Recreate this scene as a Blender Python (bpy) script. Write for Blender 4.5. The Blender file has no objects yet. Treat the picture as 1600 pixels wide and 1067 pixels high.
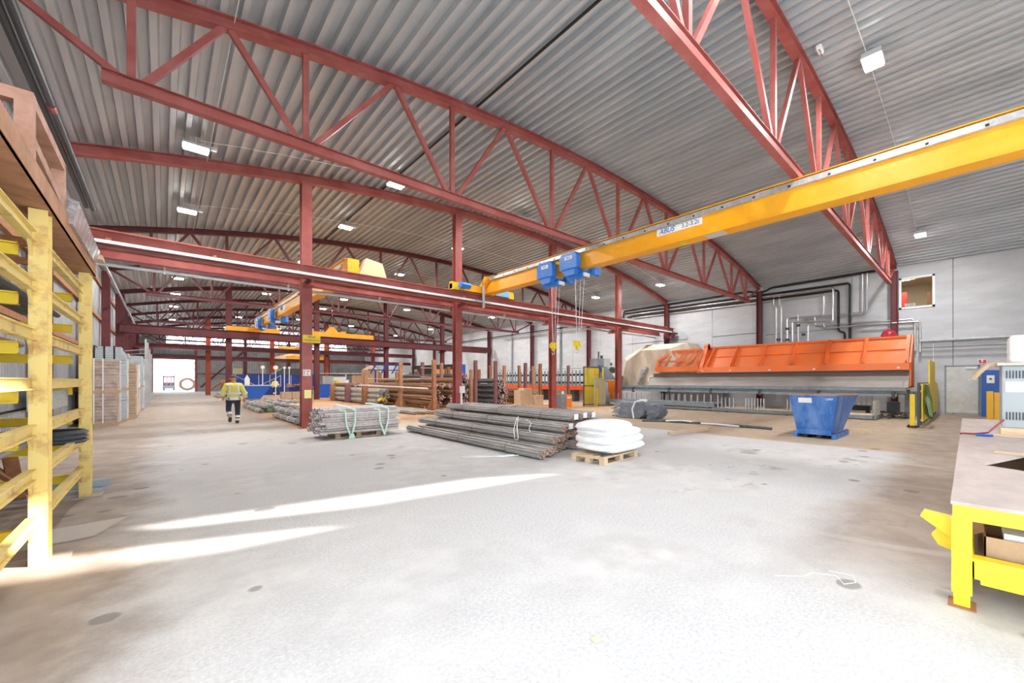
import bpy, bmesh, math, random
from mathutils import Vector, Matrix
random.seed(7)
S = bpy.context.scene
COL = S.collection
PI = math.pi
# ------------------------------------------------------------------ camera
cd = bpy.data.cameras.new('camera'); cam = bpy.data.objects.new('camera', cd); COL.objects.link(cam)
cam.location = (0, 0, 1.6); cam.rotation_euler = (PI/2, 0, -math.radians(44.796))
cd.sensor_fit = 'HORIZONTAL'; cd.sensor_width = 36; cd.lens = 36*633.37/1600
cd.shift_x = (800-884.54)/1600; cd.shift_y = (594.2-533.5)/1600
cd.clip_start = .05; cd.clip_end = 600
S.camera = cam
# ------------------------------------------------------------------ sky, sun, exposure
W = bpy.data.worlds.new('sky'); S.world = W; W.use_nodes = True
W.node_tree.nodes['Background'].inputs[0].default_value = (.80, .90, 1, 1)
W.node_tree.nodes['Background'].inputs[1].default_value = 6.3
sl = bpy.data.lights.new('sun', 'SUN'); sun = bpy.data.objects.new('sun', sl); COL.objects.link(sun)
sl.energy = 22; sl.angle = .009; sl.color = (1, .95, .86)
sun.rotation_euler = Vector((-.72, .62, -.31)).to_track_quat('-Z', 'Y').to_euler()
LAMP_W = 95
S.view_settings.view_transform = 'Standard'; S.view_settings.look = 'None'
S.view_settings.gamma = 1; S.view_settings.exposure = 0.38; S.view_settings.use_curve_mapping = False

# ------------------------------------------------------------------ materials
MAT = {}
def mat(name, col, rough=.6, metal=0, col2=None, scale=3, lo=.4, hi=.65, stretch=(1, 1, 1), bump=0, bscale=40, spec=.5, rot=None):
    if name in MAT: return MAT[name]
    m = bpy.data.materials.new(name); m.use_nodes = True; nt = m.node_tree; N = nt.nodes; L = nt.links
    b = N['Principled BSDF']; b.inputs['Roughness'].default_value = rough; b.inputs['Metallic'].default_value = metal
    b.inputs['Specular IOR Level'].default_value = spec
    b.inputs['Base Color'].default_value = (*col, 1)
    tc = N.new('ShaderNodeTexCoord'); mp = N.new('ShaderNodeMapping'); L.new(tc.outputs['Object'], mp.inputs[0])
    mp.inputs['Scale'].default_value = stretch
    if col2:
        nz = N.new('ShaderNodeTexNoise'); nz.inputs['Scale'].default_value = scale; nz.inputs['Detail'].default_value = 6
        nz.inputs['Roughness'].default_value = .65
        L.new(mp.outputs[0], nz.inputs['Vector'])
        r = N.new('ShaderNodeValToRGB'); r.color_ramp.elements[0].position = lo; r.color_ramp.elements[1].position = hi
        r.color_ramp.elements[0].color = (*col, 1); r.color_ramp.elements[1].color = (*col2, 1)
        L.new(nz.outputs[0], r.inputs[0]); L.new(r.outputs[0], b.inputs['Base Color'])
    if bump:
        n2 = N.new('ShaderNodeTexNoise'); n2.inputs['Scale'].default_value = bscale; L.new(mp.outputs[0], n2.inputs['Vector'])
        bp = N.new('ShaderNodeBump'); bp.inputs['Strength'].default_value = bump; bp.inputs['Distance'].default_value = .02
        L.new(n2.outputs[0], bp.inputs['Height']); L.new(bp.outputs[0], b.inputs['Normal'])
    MAT[name] = m; return m
def emit(name, col, st):
    m = bpy.data.materials.new(name); m.use_nodes = True; b = m.node_tree.nodes['Principled BSDF']
    b.inputs['Base Color'].default_value = (*col, 1)
    b.inputs['Emission Color'].default_value = (*col, 1); b.inputs['Emission Strength'].default_value = st
    MAT[name] = m; return m
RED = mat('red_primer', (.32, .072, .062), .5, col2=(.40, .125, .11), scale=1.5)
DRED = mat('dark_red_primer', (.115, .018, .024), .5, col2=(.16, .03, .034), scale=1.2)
ORG = mat('crane_orange', (.93, .40, .008), .4, col2=(.96, .46, .03), scale=2)
BLU = mat('hoist_blue', (.02, .17, .62), .35, col2=(.05, .26, .75), scale=6)
GALV = mat('galvanised', (.46, .47, .48), .42, .55, col2=(.62, .63, .64), scale=8)
CEIL = mat('ceiling_sheet', (.43, .465, .49), .45, .25, col2=(.58, .61, .63), scale=.6, stretch=(1, .25, 1))
WSHEET = mat('wall_sheet', (.34, .35, .36), .5, .3, col2=(.44, .45, .46), scale=1.2)
CONC = mat('wall_concrete', (.50, .515, .535), .85, col2=(.62, .635, .655), scale=1.1, stretch=(1, .5, 2.0), bump=.15, bscale=8, lo=.35, hi=.7)
RUST = mat('rust', (.30, .125, .055), .85, col2=(.42, .21, .10), scale=9, bump=.2)
RUSTL = mat('rust_light', (.50, .26, .14), .8, col2=(.36, .17, .09), scale=5, bump=.15)
YEL = mat('rack_yellow', (.80, .62, .21), .5, col2=(.46, .23, .08), scale=4.5, lo=.52, hi=.74)
YEL2 = mat('bright_yellow', (.90, .68, .02), .45, col2=(.82, .56, .02), scale=3)
YELT = mat('table_yellow', (.92, .72, .02), .42, col2=(.55, .33, .05), scale=7, lo=.68, hi=.80)
REB = mat('rebar_steel', (.36, .355, .35), .55, .15, col2=(.50, .46, .43), scale=7, stretch=(1, .35, 1))
REBR = mat('rebar_rusty', (.25, .13, .07), .8, .1, col2=(.40, .22, .11), scale=6)
REBE = mat('rebar_ends', (.45, .20, .10), .85, col2=(.70, .45, .33), scale=60)
REBL = mat('rebar_dark', (.07, .08, .09), .6, .3, col2=(.16, .17, .18), scale=6)
REBG = mat('galv_tubes', (.58, .54, .54), .5, .2, col2=(.80, .72, .70), scale=9)
WHT = mat('white_plastic', (.86, .86, .86), .6)
WHT2 = mat('white_sack', (.84, .84, .84), .75, col2=(.95, .95, .95), scale=4, bump=.5, bscale=9)
BLK = mat('black', (.012, .013, .015), .5)
DKG = mat('dark_grey', (.07, .08, .09), .55)
MGR = mat('machine_grey', (.21, .25, .28), .5, col2=(.28, .32, .35), scale=4)
LGR = mat('light_grey_paint', (.50, .55, .57), .45, col2=(.56, .60, .62), scale=3)
MORG = mat('machine_orange', (.86, .17, .03), .5, col2=(.74, .20, .07), scale=2.5)
REDO = mat('red_orange', (.85, .10, .015), .45)
CREAM = mat('dirty_cream', (.66, .56, .44), .6, col2=(.42, .32, .23), scale=1.6, stretch=(1, 1, .35), lo=.45, hi=.75)
WOOD = mat('pallet_wood', (.56, .40, .27), .8, col2=(.42, .28, .18), scale=6, stretch=(6, 1, 6))
WOODL = mat('light_timber', (.70, .54, .36), .75, col2=(.60, .43, .27), scale=5, stretch=(5, 1, 5))
CARD = mat('cardboard', (.45, .29, .17), .85, col2=(.52, .35, .22), scale=3)
CARDL = mat('cardboard_light', (.68, .52, .36), .85, col2=(.76, .60, .44), scale=3)
PLATE = mat('steel_plate', (.38, .31, .28), .6, .15, col2=(.50, .42, .38), scale=2.2, stretch=(1, 2, 1), lo=.35, hi=.7)
SKIP = mat('skip_blue', (.03, .15, .48), .5, col2=(.20, .34, .66), scale=3.2, stretch=(1, 1, .4), lo=.42, hi=.75)
DBLU = mat('dark_blue', (.008, .035, .22), .5, col2=(.012, .055, .33), scale=2)
BRBL = mat('bright_blue', (.01, .10, .48), .5)
CHROME = mat('pipe_lagging', (.75, .75, .76), .28, .9)
DOORM = mat('door_paint', (.66, .68, .67), .5, col2=(.56, .53, .44), scale=1.5)
GREEN = mat('green_cloth', (.12, .20, .06), .85, col2=(.18, .27, .10), scale=5)
MINT = mat('mint_strap', (.60, .86, .74), .6)
WRAP = mat('wrapped_bricks', (.40, .30, .24), .38, col2=(.56, .48, .43), scale=3.5, bump=.4, bscale=14)
WRAPW = mat('white_wrap', (.60, .62, .64), .35, col2=(.80, .82, .84), scale=5, bump=.4, bscale=14)
SILV = mat('sheet_stack', (.40, .45, .48), .45, .4, col2=(.58, .64, .67), scale=8, stretch=(1, 1, 8))
BRNST = mat('brown_board_stack', (.42, .29, .19), .8, col2=(.56, .42, .30), scale=5, stretch=(1, 1, 9))
HIV = mat('hi_vis_yellow', (.90, .85, .20), .6)
REFL = mat('reflective_tape', (.88, .90, .88), .4)
NAVY = mat('navy_trousers', (.03, .04, .07), .8)
SKIN = mat('skin', (.55, .32, .22), .6)
HAIR = mat('hair_brown', (.17, .11, .075), .9)
BOOT = mat('boots', (.05, .04, .035), .7)
RSIGN = mat('sign_red', (.75, .05, .05), .5)
SNOW = mat('outside_gravel', (.80, .80, .80), .9)
LED = emit('led', (1, .98, .95), 30)
TLED = emit('office_light', (1, .93, .8), 3)

def glassmat():
    m = bpy.data.materials.new('window_glass'); m.use_nodes = True; nt = m.node_tree
    b = nt.nodes['Principled BSDF']; b.inputs['Roughness'].default_value = .02; b.inputs['Transmission Weight'].default_value = 1
    b.inputs['Base Color'].default_value = (.95, .98, .97, 1); b.inputs['IOR'].default_value = 1.02
    return m
GLASS = glassmat()
def meshmat(name, col, sc, th):
    """see-through welded mesh: holes cut by a procedural grid on the panel's own coordinates"""
    m = bpy.data.materials.new(name); m.use_nodes = True; nt = m.node_tree; N = nt.nodes; L = nt.links
    b = N['Principled BSDF']; b.inputs['Base Color'].default_value = (*col, 1); b.inputs['Roughness'].default_value = .5
    b.inputs['Alpha'].default_value = 1-th
    return m
YMESH = meshmat('yellow_screen', (.80, .66, .05), 20, .35)
CLEARP = meshmat('clear_screen', (.75, .75, .55), 20, .55)

def floor_mat():
    m = bpy.data.materials.new('floor_asphalt'); m.use_nodes = True; nt = m.node_tree; N = nt.nodes; L = nt.links
    b = N['Principled BSDF']; b.inputs['Specular IOR Level'].default_value = .25
    tc = N.new('ShaderNodeTexCoord'); P = tc.outputs['Object']
    sx = N.new('ShaderNodeSeparateXYZ'); L.new(P, sx.inputs[0])
    def noise(s, d=4, st=(1, 1, 1), r=.6):
        mp = N.new('ShaderNodeMapping'); mp.inputs['Scale'].default_value = st; L.new(P, mp.inputs[0])
        n = N.new('ShaderNodeTexNoise'); n.inputs['Scale'].default_value = s; n.inputs['Detail'].default_value = d
        n.inputs['Roughness'].default_value = r; L.new(mp.outputs[0], n.inputs['Vector']); return n.outputs[0]
    def ramp(v, a, c):
        r = N.new('ShaderNodeMapRange'); r.interpolation_type = 'SMOOTHSTEP'; L.new(v, r.inputs[0])
        r.inputs[1].default_value = a; r.inputs[2].default_value = c; return r.outputs[0]
    def mth(op, a, c):
        n = N.new('ShaderNodeMath'); n.operation = op
        for i, q in ((0, a), (1, c)):
            if isinstance(q, (int, float)): n.inputs[i].default_value = q
            else: L.new(q, n.inputs[i])
        n.use_clamp = op == 'MULTIPLY'; return n.outputs[0]
    def mix(f, a, c):
        n = N.new('ShaderNodeMix'); n.data_type = 'RGBA'; L.new(f, n.inputs[0])
        for i, q in ((6, a), (7, c)):
            if isinstance(q, tuple): n.inputs[i].default_value = (*q, 1)
            else: L.new(q, n.inputs[i])
        return n.outputs[2]
    X, Y = sx.outputs[0], sx.outputs[1]
    big = noise(.35, 5); fine = noise(90, 3); mid = noise(2.2, 6)
    grey = mix(ramp(noise(38, 8, (1, 1, 1), .85), .36, .64), (.42, .415, .415), (.66, .655, .655))
    grey = mix(ramp(big, .35, .7), grey, mix(ramp(mid, .3, .7), (.48, .465, .45), (.64, .625, .61)))
    # worn brown dirt along the left wall with its shade painted in; browner deeper in
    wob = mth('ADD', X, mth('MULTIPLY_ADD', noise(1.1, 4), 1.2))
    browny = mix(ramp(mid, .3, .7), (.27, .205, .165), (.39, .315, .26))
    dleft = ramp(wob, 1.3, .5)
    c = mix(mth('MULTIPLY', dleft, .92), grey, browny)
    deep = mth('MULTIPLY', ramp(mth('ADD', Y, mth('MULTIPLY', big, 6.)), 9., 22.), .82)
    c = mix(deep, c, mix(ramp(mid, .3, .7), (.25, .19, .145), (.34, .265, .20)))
    # pale concrete slab beyond the joint
    slab = ramp(mth('ADD', X, mth('MULTIPLY', noise(.5, 2), .25)), 11.55, 11.72)
    slabc = mix(ramp(mid, .3, .7), (.40, .31, .22), (.49, .39, .29))
    c = mix(slab, c, slabc)
    # orange rust dust around the bar racks
    wy = mth('ADD', Y, mth('MULTIPLY', noise(.6, 4), 3.0)); wx = mth('ADD', X, mth('MULTIPLY', noise(.7, 4), 1.6))
    rr = mth('MULTIPLY', mth('MULTIPLY', ramp(wx, 3.6, 4.6), ramp(wx, 22., 17.)), mth('MULTIPLY', ramp(wy, 14.0, 17.5), ramp(wy, 60., 46.)))
    c = mix(mth('MULTIPLY', rr, .85), c, mix(ramp(mid, .3, .7), (.40, .20, .07), (.52, .30, .13)))
    # brown dirt near the work table, darkened further by painted-in shade
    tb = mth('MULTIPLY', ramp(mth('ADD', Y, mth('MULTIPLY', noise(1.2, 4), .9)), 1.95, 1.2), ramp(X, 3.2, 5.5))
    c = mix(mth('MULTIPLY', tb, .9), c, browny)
    # oil spots and patches
    vor = N.new('ShaderNodeTexVoronoi'); vor.inputs['Scale'].default_value = 1.5; L.new(P, vor.inputs['Vector'])
    nm = noise(.45, 3)
    thr = mth('SUBTRACT', mth('MULTIPLY', ramp(nm, .42, .62), .17), vor.outputs['Distance'])
    sp = ramp(mth('ADD', thr, mth('MULTIPLY', noise(9, 3), .05)), .01, .05)
    c = mix(mth('MULTIPLY', sp, .6), c, (.13, .125, .12))
    pt = ramp(noise(.9, 6, (1, 1, 1), .7), .57, .68)
    pz = mth('MULTIPLY', mth('MULTIPLY', ramp(X, 4., 6.), ramp(X, 11.5, 10.)), ramp(Y, 7., 4.5))
    c = mix(mth('MULTIPLY', mth('MULTIPLY', pt, pz), .6), c, (.22, .205, .19))
    # curved tyre sweeps: rings about a far centre
    dx = mth('SUBTRACT', X, 7.5); dy = mth('SUBTRACT', Y, 1.2)
    rad = mth('SQRT', mth('ADD', mth('MULTIPLY_ADD', dx, 1) if False else mth('POWER', mth('ABSOLUTE', dx, 0), 2), mth('POWER', mth('ABSOLUTE', dy, 0), 2)), 0)
    ring = mth('MULTIPLY', ramp(mth('ABSOLUTE', mth('SUBTRACT', rad, 2.6), 0), .10, .03), ramp(big, .35, .6))
    c = mix(mth('MULTIPLY', ring, .22), c, (.66, .64, .62))
    L.new(c, b.inputs['Base Color'])
    rg = N.new('ShaderNodeMapRange'); L.new(mid, rg.inputs[0]); rg.inputs[3].default_value = .55; rg.inputs[4].default_value = .85
    L.new(rg.outputs[0], b.inputs['Roughness'])
    bp = N.new('ShaderNodeBump'); bp.inputs['Strength'].default_value = .25; bp.inputs['Distance'].default_value = .01
    grit = noise(30, 6, (1, 1, 1), .8); L.new(grit, bp.inputs['Height']); L.new(bp.outputs[0], b.inputs['Normal'])
    return m

# ------------------------------------------------------------------ mesh builder
class MB:
    def __init__(s): s.v = []; s.f = []; s.m = []
    def add(s, vs, fs, mi=0):
        o = len(s.v); s.v += [Vector(p) for p in vs]; s.f += [tuple(i+o for i in f) for f in fs]; s.m += [mi]*len(fs); return s
    def box(s, x0, x1, y0, y1, z0, z1, mi=0):
        return s.add([(x, y, z) for x in (x0, x1) for y in (y0, y1) for z in (z0, z1)],
                     [(0, 1, 3, 2), (4, 6, 7, 5), (0, 4, 5, 1), (2, 3, 7, 6), (0, 2, 6, 4), (1, 5, 7, 3)], mi)
    def bar(s, a, b, w, h, mi=0, up=(0, 0, 1)):
        a = Vector(a); b = Vector(b); d = (b-a).normalized(); up = Vector(up)
        if abs(d.dot(up)) > .99: up = Vector((0, 1, 0))
        r = d.cross(up).normalized(); u = r.cross(d).normalized()
        vs = []
        for p in (a, b):
            for i, j in ((-1, -1), (1, -1), (1, 1), (-1, 1)): vs.append(p+r*(w/2*i)+u*(h/2*j))
        return s.add(vs, [(0, 1, 2, 3), (7, 6, 5, 4), (0, 4, 5, 1), (1, 5, 6, 2), (2, 6, 7, 3), (3, 7, 4, 0)], mi)
    def tube(s, pts, r, n=8, mi=0, cap=True, capmi=None, closed=False):
        pts = [Vector(p) for p in pts]; rings = []; o = len(s.v); prev = None
        for i, p in enumerate(pts):
            if closed: d = (pts[(i+1) % len(pts)]-pts[i-1]).normalized()
            else: d = (pts[min(i+1, len(pts)-1)]-pts[max(i-1, 0)]).normalized()
            if prev is None:
                up = Vector((0, 0, 1)) if abs(d.z) < .9 else Vector((1, 0, 0)); u = d.cross(up).normalized()
            else: u = (prev-d*prev.dot(d)).normalized()
            prev = u; w = d.cross(u); rr = r[i] if isinstance(r, (list, tuple)) else r
            s.v += [p+u*(rr*math.cos(2*PI*k/n))+w*(rr*math.sin(2*PI*k/n)) for k in range(n)]
        m = len(pts)
        for i in range(m if closed else m-1):
            j = (i+1) % m
            for k in range(n):
                s.f.append((o+i*n+k, o+i*n+(k+1) % n, o+j*n+(k+1) % n, o+j*n+k)); s.m.append(mi)
        if cap and not closed:
            s.f.append(tuple(o+k for k in reversed(range(n)))); s.f.append(tuple(o+(m-1)*n+k for k in range(n)))
            s.m += [capmi if capmi is not None else mi]*2
        return s
    def prism(s, prof, a, b, axis, mi=0):
        """prof: 2D outline; axis 'x': (y,z) outline from x=a to b, 'y': (x,z), 'z': (x,y)"""
        f = {'x': lambda p, t: (t, p[0], p[1]), 'y': lambda p, t: (p[0], t, p[1]), 'z': lambda p, t: (p[0], p[1], t)}[axis]
        n = len(prof); vs = [f(p, a) for p in prof]+[f(p, b) for p in prof]
        fs = [tuple(range(n)), tuple(reversed(range(n, 2*n)))]+[(i, i+n, (i+1) % n+n, (i+1) % n) for i in range(n)]
        return s.add(vs, fs, mi)
    def hsec(s, a, b, h, w, tf=.02, tw=.012, mi=0, up=(0, 0, 1)):
        """I/H section along a->b: depth h along up, flange width w"""
        a = Vector(a); b = Vector(b); d = (b-a).normalized(); up = Vector(up)
        r = d.cross(up).normalized(); u = r.cross(d).normalized()
        s.bar(a+u*(h-tf)/2, b+u*(h-tf)/2, w, tf, mi, u); s.bar(a-u*(h-tf)/2, b-u*(h-tf)/2, w, tf, mi, u)
        s.bar(a, b, tw, h-2*tf, mi, u); return s
    def build(s, name, mats, parent=None, off=None, smooth=False, loc=None):
        me = bpy.data.meshes.new(name)
        off = Vector(off) if off is not None else Vector((0, 0, 0))
        me.from_pydata([tuple(v-off) for v in s.v], [], s.f)
        if not isinstance(mats, (list, tuple)): mats = [mats]
        for m in mats: me.materials.append(m)
        if len(mats) > 1: me.polygons.foreach_set('material_index', s.m)
        bm = bmesh.new(); bm.from_mesh(me); bmesh.ops.recalc_face_normals(bm, faces=bm.faces); bm.to_mesh(me); bm.free()
        if smooth:
            me.polygons.foreach_set('use_smooth', [True]*len(me.polygons))
            me.set_sharp_from_angle(angle=math.radians(40))
        o = bpy.data.objects.new(name, me); COL.objects.link(o)
        if parent is not None: o.parent = parent
        if loc is not None: o.location = loc
        return o
def bevel(o, w=.01, seg=2):
    m = o.modifiers.new('bevel', 'BEVEL'); m.width = w; m.segments = seg; m.limit_method = 'ANGLE'; return o
def tag(o, label, cat, group=None, kind=None):
    if label: o['label'] = label
    if cat: o['category'] = cat
    if group: o['group'] = group
    if kind: o['kind'] = kind
    return o
def thing(name, label, cat, loc=(0, 0, 0), rz=0, group=None):
    o = bpy.data.objects.new(name, None); COL.objects.link(o); o.location = loc; o.rotation_euler = (0, 0, rz)
    o.empty_display_size = .2
    return tag(o, label, cat, group)
class TH:
    """a thing whose parts are given in world coordinates"""
    def __init__(s, name, label, cat, loc=(0, 0, 0), group=None):
        s.loc = Vector(loc); s.o = thing(name, label, cat, loc, 0, group)
    def part(s, name, mb, m, parent=None, smooth=False, label=None):
        o = mb.build(name, m, parent or s.o, off=s.loc, smooth=smooth)
        if label: o['label'] = label
        return o
def single(name, mb, m, label, cat, loc=None, group=None, kind=None, smooth=False):
    """a thing that is one mesh, given in world coordinates"""
    if loc is None:
        xs = [v.x for v in mb.v]; ys = [v.y for v in mb.v]; zs = [v.z for v in mb.v]
        loc = ((min(xs)+max(xs))/2, (min(ys)+max(ys))/2, min(zs))
    o = mb.build(name, m, None, off=loc, smooth=smooth, loc=loc); return tag(o, label, cat, group, kind)
def struct(name, mb, m, label=None, smooth=False):
    o = mb.build(name, m, smooth=smooth); o['kind'] = 'structure'
    if label: o['label'] = label
    return o
def copy_tree(o, parent=None):
    c = o.copy(); COL.objects.link(c); c.parent = parent
    for ch in [k for k in bpy.data.objects if k.parent == o]: copy_tree(ch, c)
    return c
def dup(o, loc, rz=None, label=None, group=None):
    c = copy_tree(o); c.location = loc
    if rz is not None: c.rotation_euler = (0, 0, rz)
    if label: c['label'] = label
    if group: c['group'] = group
    return c
def text(body, name, size, m, loc, rot, parent=None, align='CENTER', bold=0, shear=0, sx=1):
    cu = bpy.data.curves.new(name, 'FONT'); cu.body = body; cu.size = size; cu.extrude = .002; cu.align_x = align; cu.align_y = 'CENTER'
    cu.offset = bold; cu.shear = shear; cu.materials.append(m)
    o = bpy.data.objects.new(name, cu); COL.objects.link(o); o.rotation_euler = rot; o.location = loc; o.scale = (sx, 1, 1)
    bpy.context.view_layer.update()
    me = bpy.data.meshes.new_from_object(o); me.materials.clear(); me.materials.append(m)
    q = bpy.data.objects.new(name, me); q.rotation_euler = rot; q.location = loc; q.scale = (sx, 1, 1)
    bpy.data.objects.remove(o); bpy.data.curves.remove(cu); COL.objects.link(q)
    return q
FACE_NY = (PI/2, 0, 0)           # text facing -Y
FACE_NX = (PI/2, 0, -PI/2)       # text facing -X
ORD = ['first', 'second', 'third', 'fourth', 'fifth', 'sixth', 'seventh', 'eighth', 'ninth', 'tenth', 'eleventh', 'twelfth', 'thirteenth', 'fourteenth', 'fifteenth', 'sixteenth']

# ------------------------------------------------------------------ hall geometry
XL, XR, YN, YF = -2.3, 26.4, -6.0, 79.0
def rz(x): return 9.15-1.75*((x-12)/14.1)**2       # underside of the roof sheet
YA, YB, YC = 15.85, 38.65, 58.2
CX = [3.4, 9.06, 14.72, 20.38]

b = MB(); b.add([(XL-.2, YN, 0), (XR+.2, YN, 0), (XR+.2, YF, 0), (XL-.2, YF, 0)], [(0, 1, 2, 3)])
b.add([(XL-.2, YN, -.2), (XR+.2, YN, -.2), (XR+.2, YF, -.2), (XL-.2, YF, -.2)], [(0, 3, 2, 1)])
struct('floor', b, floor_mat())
b = MB(); b.box(-250, 250, -200, 280, -.5, -.02); struct('ground', b, SNOW)
# ceiling: trapezoid ribs along Y, arched along X
b = MB(); prof = []; x = XL-.2; P = .29; dz = .125
while x < XR+.3:
    for fx, z in ((0, 0), (.10, 0), (.125, dz), (.265, dz)): prof.append((x+fx, rz(x+fx)+z))
    x += P
pv = [(p[0], YN-.3, p[1]) for p in prof]+[(p[0], YF+.3, p[1]) for p in prof]; n = len(prof)
b.add(pv, [(i, i+1, n+i+1, n+i) for i in range(n-1)])
tp = [(p[0], YN-.3, p[1]+.25) for p in prof]+[(p[0], YF+.3, p[1]+.25) for p in prof]
b.add(tp, [(i, n+i, n+i+1, i+1) for i in range(n-1)])
struct('ceiling', b, CEIL)
b = MB(); b.box(5.86, 5.90, YN, YF, rz(5.88)-.012, rz(5.88)+.03); struct('trim_1', b, BLK, 'black sealing strip running lengthwise along the ceiling')
# right wall: concrete panels with open joints on a dark backing
b = MB(); js = [YN, -2.6, .71, 4.66, 9.25, 12.52]+[12.52+3.3*i for i in range(1, 21)]
js = [j for j in js if j < YF]+[YF]
ww = (1.34, 2.68, 5.17, 6.74)
for y0, y1 in zip(js[:-1], js[1:]):
    a, c = y0+.012, y1-.012
    if y0 < 1.3 < y1:
        b.box(XR, XR+.2, a, ww[0], 0, 7.6); b.box(XR, XR+.2, ww[1], c, 0, 7.6); b.box(XR, XR+.2, ww[0], ww[1], 0, ww[2]); b.box(XR, XR+.2, ww[0], ww[1], ww[3], 7.6)
    else: b.box(XR, XR+.2, a, c, 0, 7.6)
struct('wall_right', b, CONC)
b = MB(); b.box(XR+.05, XR+.19, YN, ww[0]-.05, 0, 7.7); b.box(XR+.05, XR+.19, ww[1]+.05, YF, 0, 7.7); struct('trim_2', b, DKG, 'dark backing behind the concrete panel joints')
# left wall: vertical corrugated sheet
b = MB()
def corrug(b, y0, y1, z0, z1, xx, p=.2, d=.035):
    y = y0; pr = []
    while y < y1-1e-4:
        for fy, q in ((0, 0), (.35*p, 0), (.45*p, -d), (.9*p, -d)):
            if y+fy <= y1: pr.append((y+fy, q))
        y += p
    pr.append((y1, 0)); n = len(pr)
    b.add([(xx+q, yy, z0) for yy, q in pr]+[(xx+q, yy, z1) for yy, q in pr], [(i, i+1, n+i+1, n+i) for i in range(n-1)])
for q in ((YN, -5.2, 0), (-5.2, 1.6, 5.2), (1.6, YF, 0)):  # added opening behind the view, lets extra sky light into the hall
    corrug(b, q[0], q[1], q[2], 7.7, XL); b.box(XL-.14, XL-.08, q[0], q[1], q[2], 7.7)
struct('wall_left', b, WSHEET)
for k, z in enumerate((1.2, 2.9, 4.6, 6.3)):
    b = MB(); b.box(XL, XL+.09, 1.6 if z < 5.2 else YN, YF, z, z+.14); struct('trim_%d' % (k+3), b, RUST, 'horizontal steel girt on the corrugated left wall')
# far gable: sheet below, glazed band above, gate opening
b = MB(); GX0, GX1, GZ = -1.0, 3.15, 4.6
def corrx(b, x0, x1, z0, z1, yy, p=.3, d=-.04):
    x = x0; pr = []
    while x < x1-1e-4:
        for fx, q in ((0, 0), (.35*p, 0), (.45*p, -d), (.9*p, -d)):
            if x+fx <= x1: pr.append((x+fx, q))
        x += p
    pr.append((x1, 0)); n = len(pr)
    b.add([(xx, yy+q, z0) for xx, q in pr]+[(xx, yy+q, z1) for xx, q in pr], [(i, i+1, n+i+1, n+i) for i in range(n-1)])
corrx(b, XL, GX0, 0, 9, YF); corrx(b, GX1, XR, 0, 5.9, YF); corrx(b, GX0, 0.2, GZ, 9, YF); corrx(b, 0.2, GX1, GZ, 5.9, YF); corrx(b, 23.2, XR, 5.9, 9, YF)
b.box(XL, GX0, YF+.05, YF+.1, 0, 9); b.box(GX1, XR, YF+.05, YF+.1, 0, 6.2)
struct('wall_far', b, WSHEET)
b = MB(); b.box(GX0, GX1, YF-.35, YF, GZ, GZ+.65); struct('door_1', b, DKG, 'rolled-up shutter box over the open gate in the far gable')
b = MB(); b.box(GX1, GX1+.3, YF-.3, YF, 0, 6.2); b.box(GX0-.25, GX0, YF-.3, YF, 0, 6.2); struct('trim_7', b, RED, 'red frame posts of the far gate')
w = MB(); w.box(.2, 23.2, YF-.02, YF+.02, 5.9, 6.0); w.box(.2, 23.2, YF-.02, YF+.02, 7.0, 7.06)
for i in range(24): w.box(.2+i, .26+i, YF-.02, YF+.02, 5.9, 9)
wf = struct('window_1', w, LGR, 'long band of glazing high in the far gable')
g = MB(); g.box(.2, 23.2, YF+.03, YF+.04, 5.95, 9); g.build('pane', GLASS, wf)
# near gable behind the camera with its open gate
b = MB()
def poly_hole_wall(b, outer, holes, y0, y1):
    bm = bmesh.new(); es = []
    for L in [outer]+holes:
        vs = [bm.verts.new((x, y1, z)) for x, z in L]; es += [bm.edges.new((vs[i], vs[(i+1) % len(vs)])) for i in range(len(vs))]
    bmesh.ops.triangle_fill(bm, use_beauty=True, edges=es)
    r = bmesh.ops.extrude_face_region(bm, geom=list(bm.faces))
    for v in [g for g in r['geom'] if isinstance(g, bmesh.types.BMVert)]: v.co.y = y0
    bm.verts.index_update(); b.add([v.co.copy() for v in bm.verts], [tuple(v.index for v in f.verts) for f in bm.faces]); bm.free()
def gap(x, y):                      # where the low sun that lights this floor point crosses the near gable
    t = (y-YN)/.62; return (x+.72*t, .31*t)
gaps = [[gap(*q) for q in L] for L in ([(5.1, 5.03), (3.65, 5.80), (-.3, 6.55), (-.05, 6.18), (1.75, 5.52), (3.4, 5.25)],
                                       [(1.75, 4.88), (-.30, 5.80), (-1.0, 6.1), (-4.3, 8.6), (-4.6, 7.2), (-1.1, 5.45), (.3, 5.02)])]
outer = [(XL-.1, 0), (.4, 0), (.4, 4.2), (8.8, 4.2), (8.8, 0), (XR, 0), (XR, 7.6)]+[(x, rz(x)+.06) for x in range(26, -3, -2)]+[(XL-.1, rz(XL)+.05)]
poly_hole_wall(b, outer, gaps, YN-.12, YN)  # unseen holes added above the gate, shaped to cast the floor's sun streaks
struct('wall_near', b, WSHEET)
b = MB(); b.box(GX1+.3, XR, YF-.15, YF-.02, 4.95, 5.15); b.box(GX1+.3, XR, YF-.15, YF-.02, 2.5, 2.62)
b.bar((3.8, YF-.15, .6), (8.8, YF-.15, 6.1), .22, .22)
for x in (8.9, 14.5, 20.2): b.box(x-.18, x+.18, YF-.35, YF-.02, 0, 8.6)
struct('trim_8', b, DRED, 'dark red posts, girts and brace of the far gable')

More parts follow.
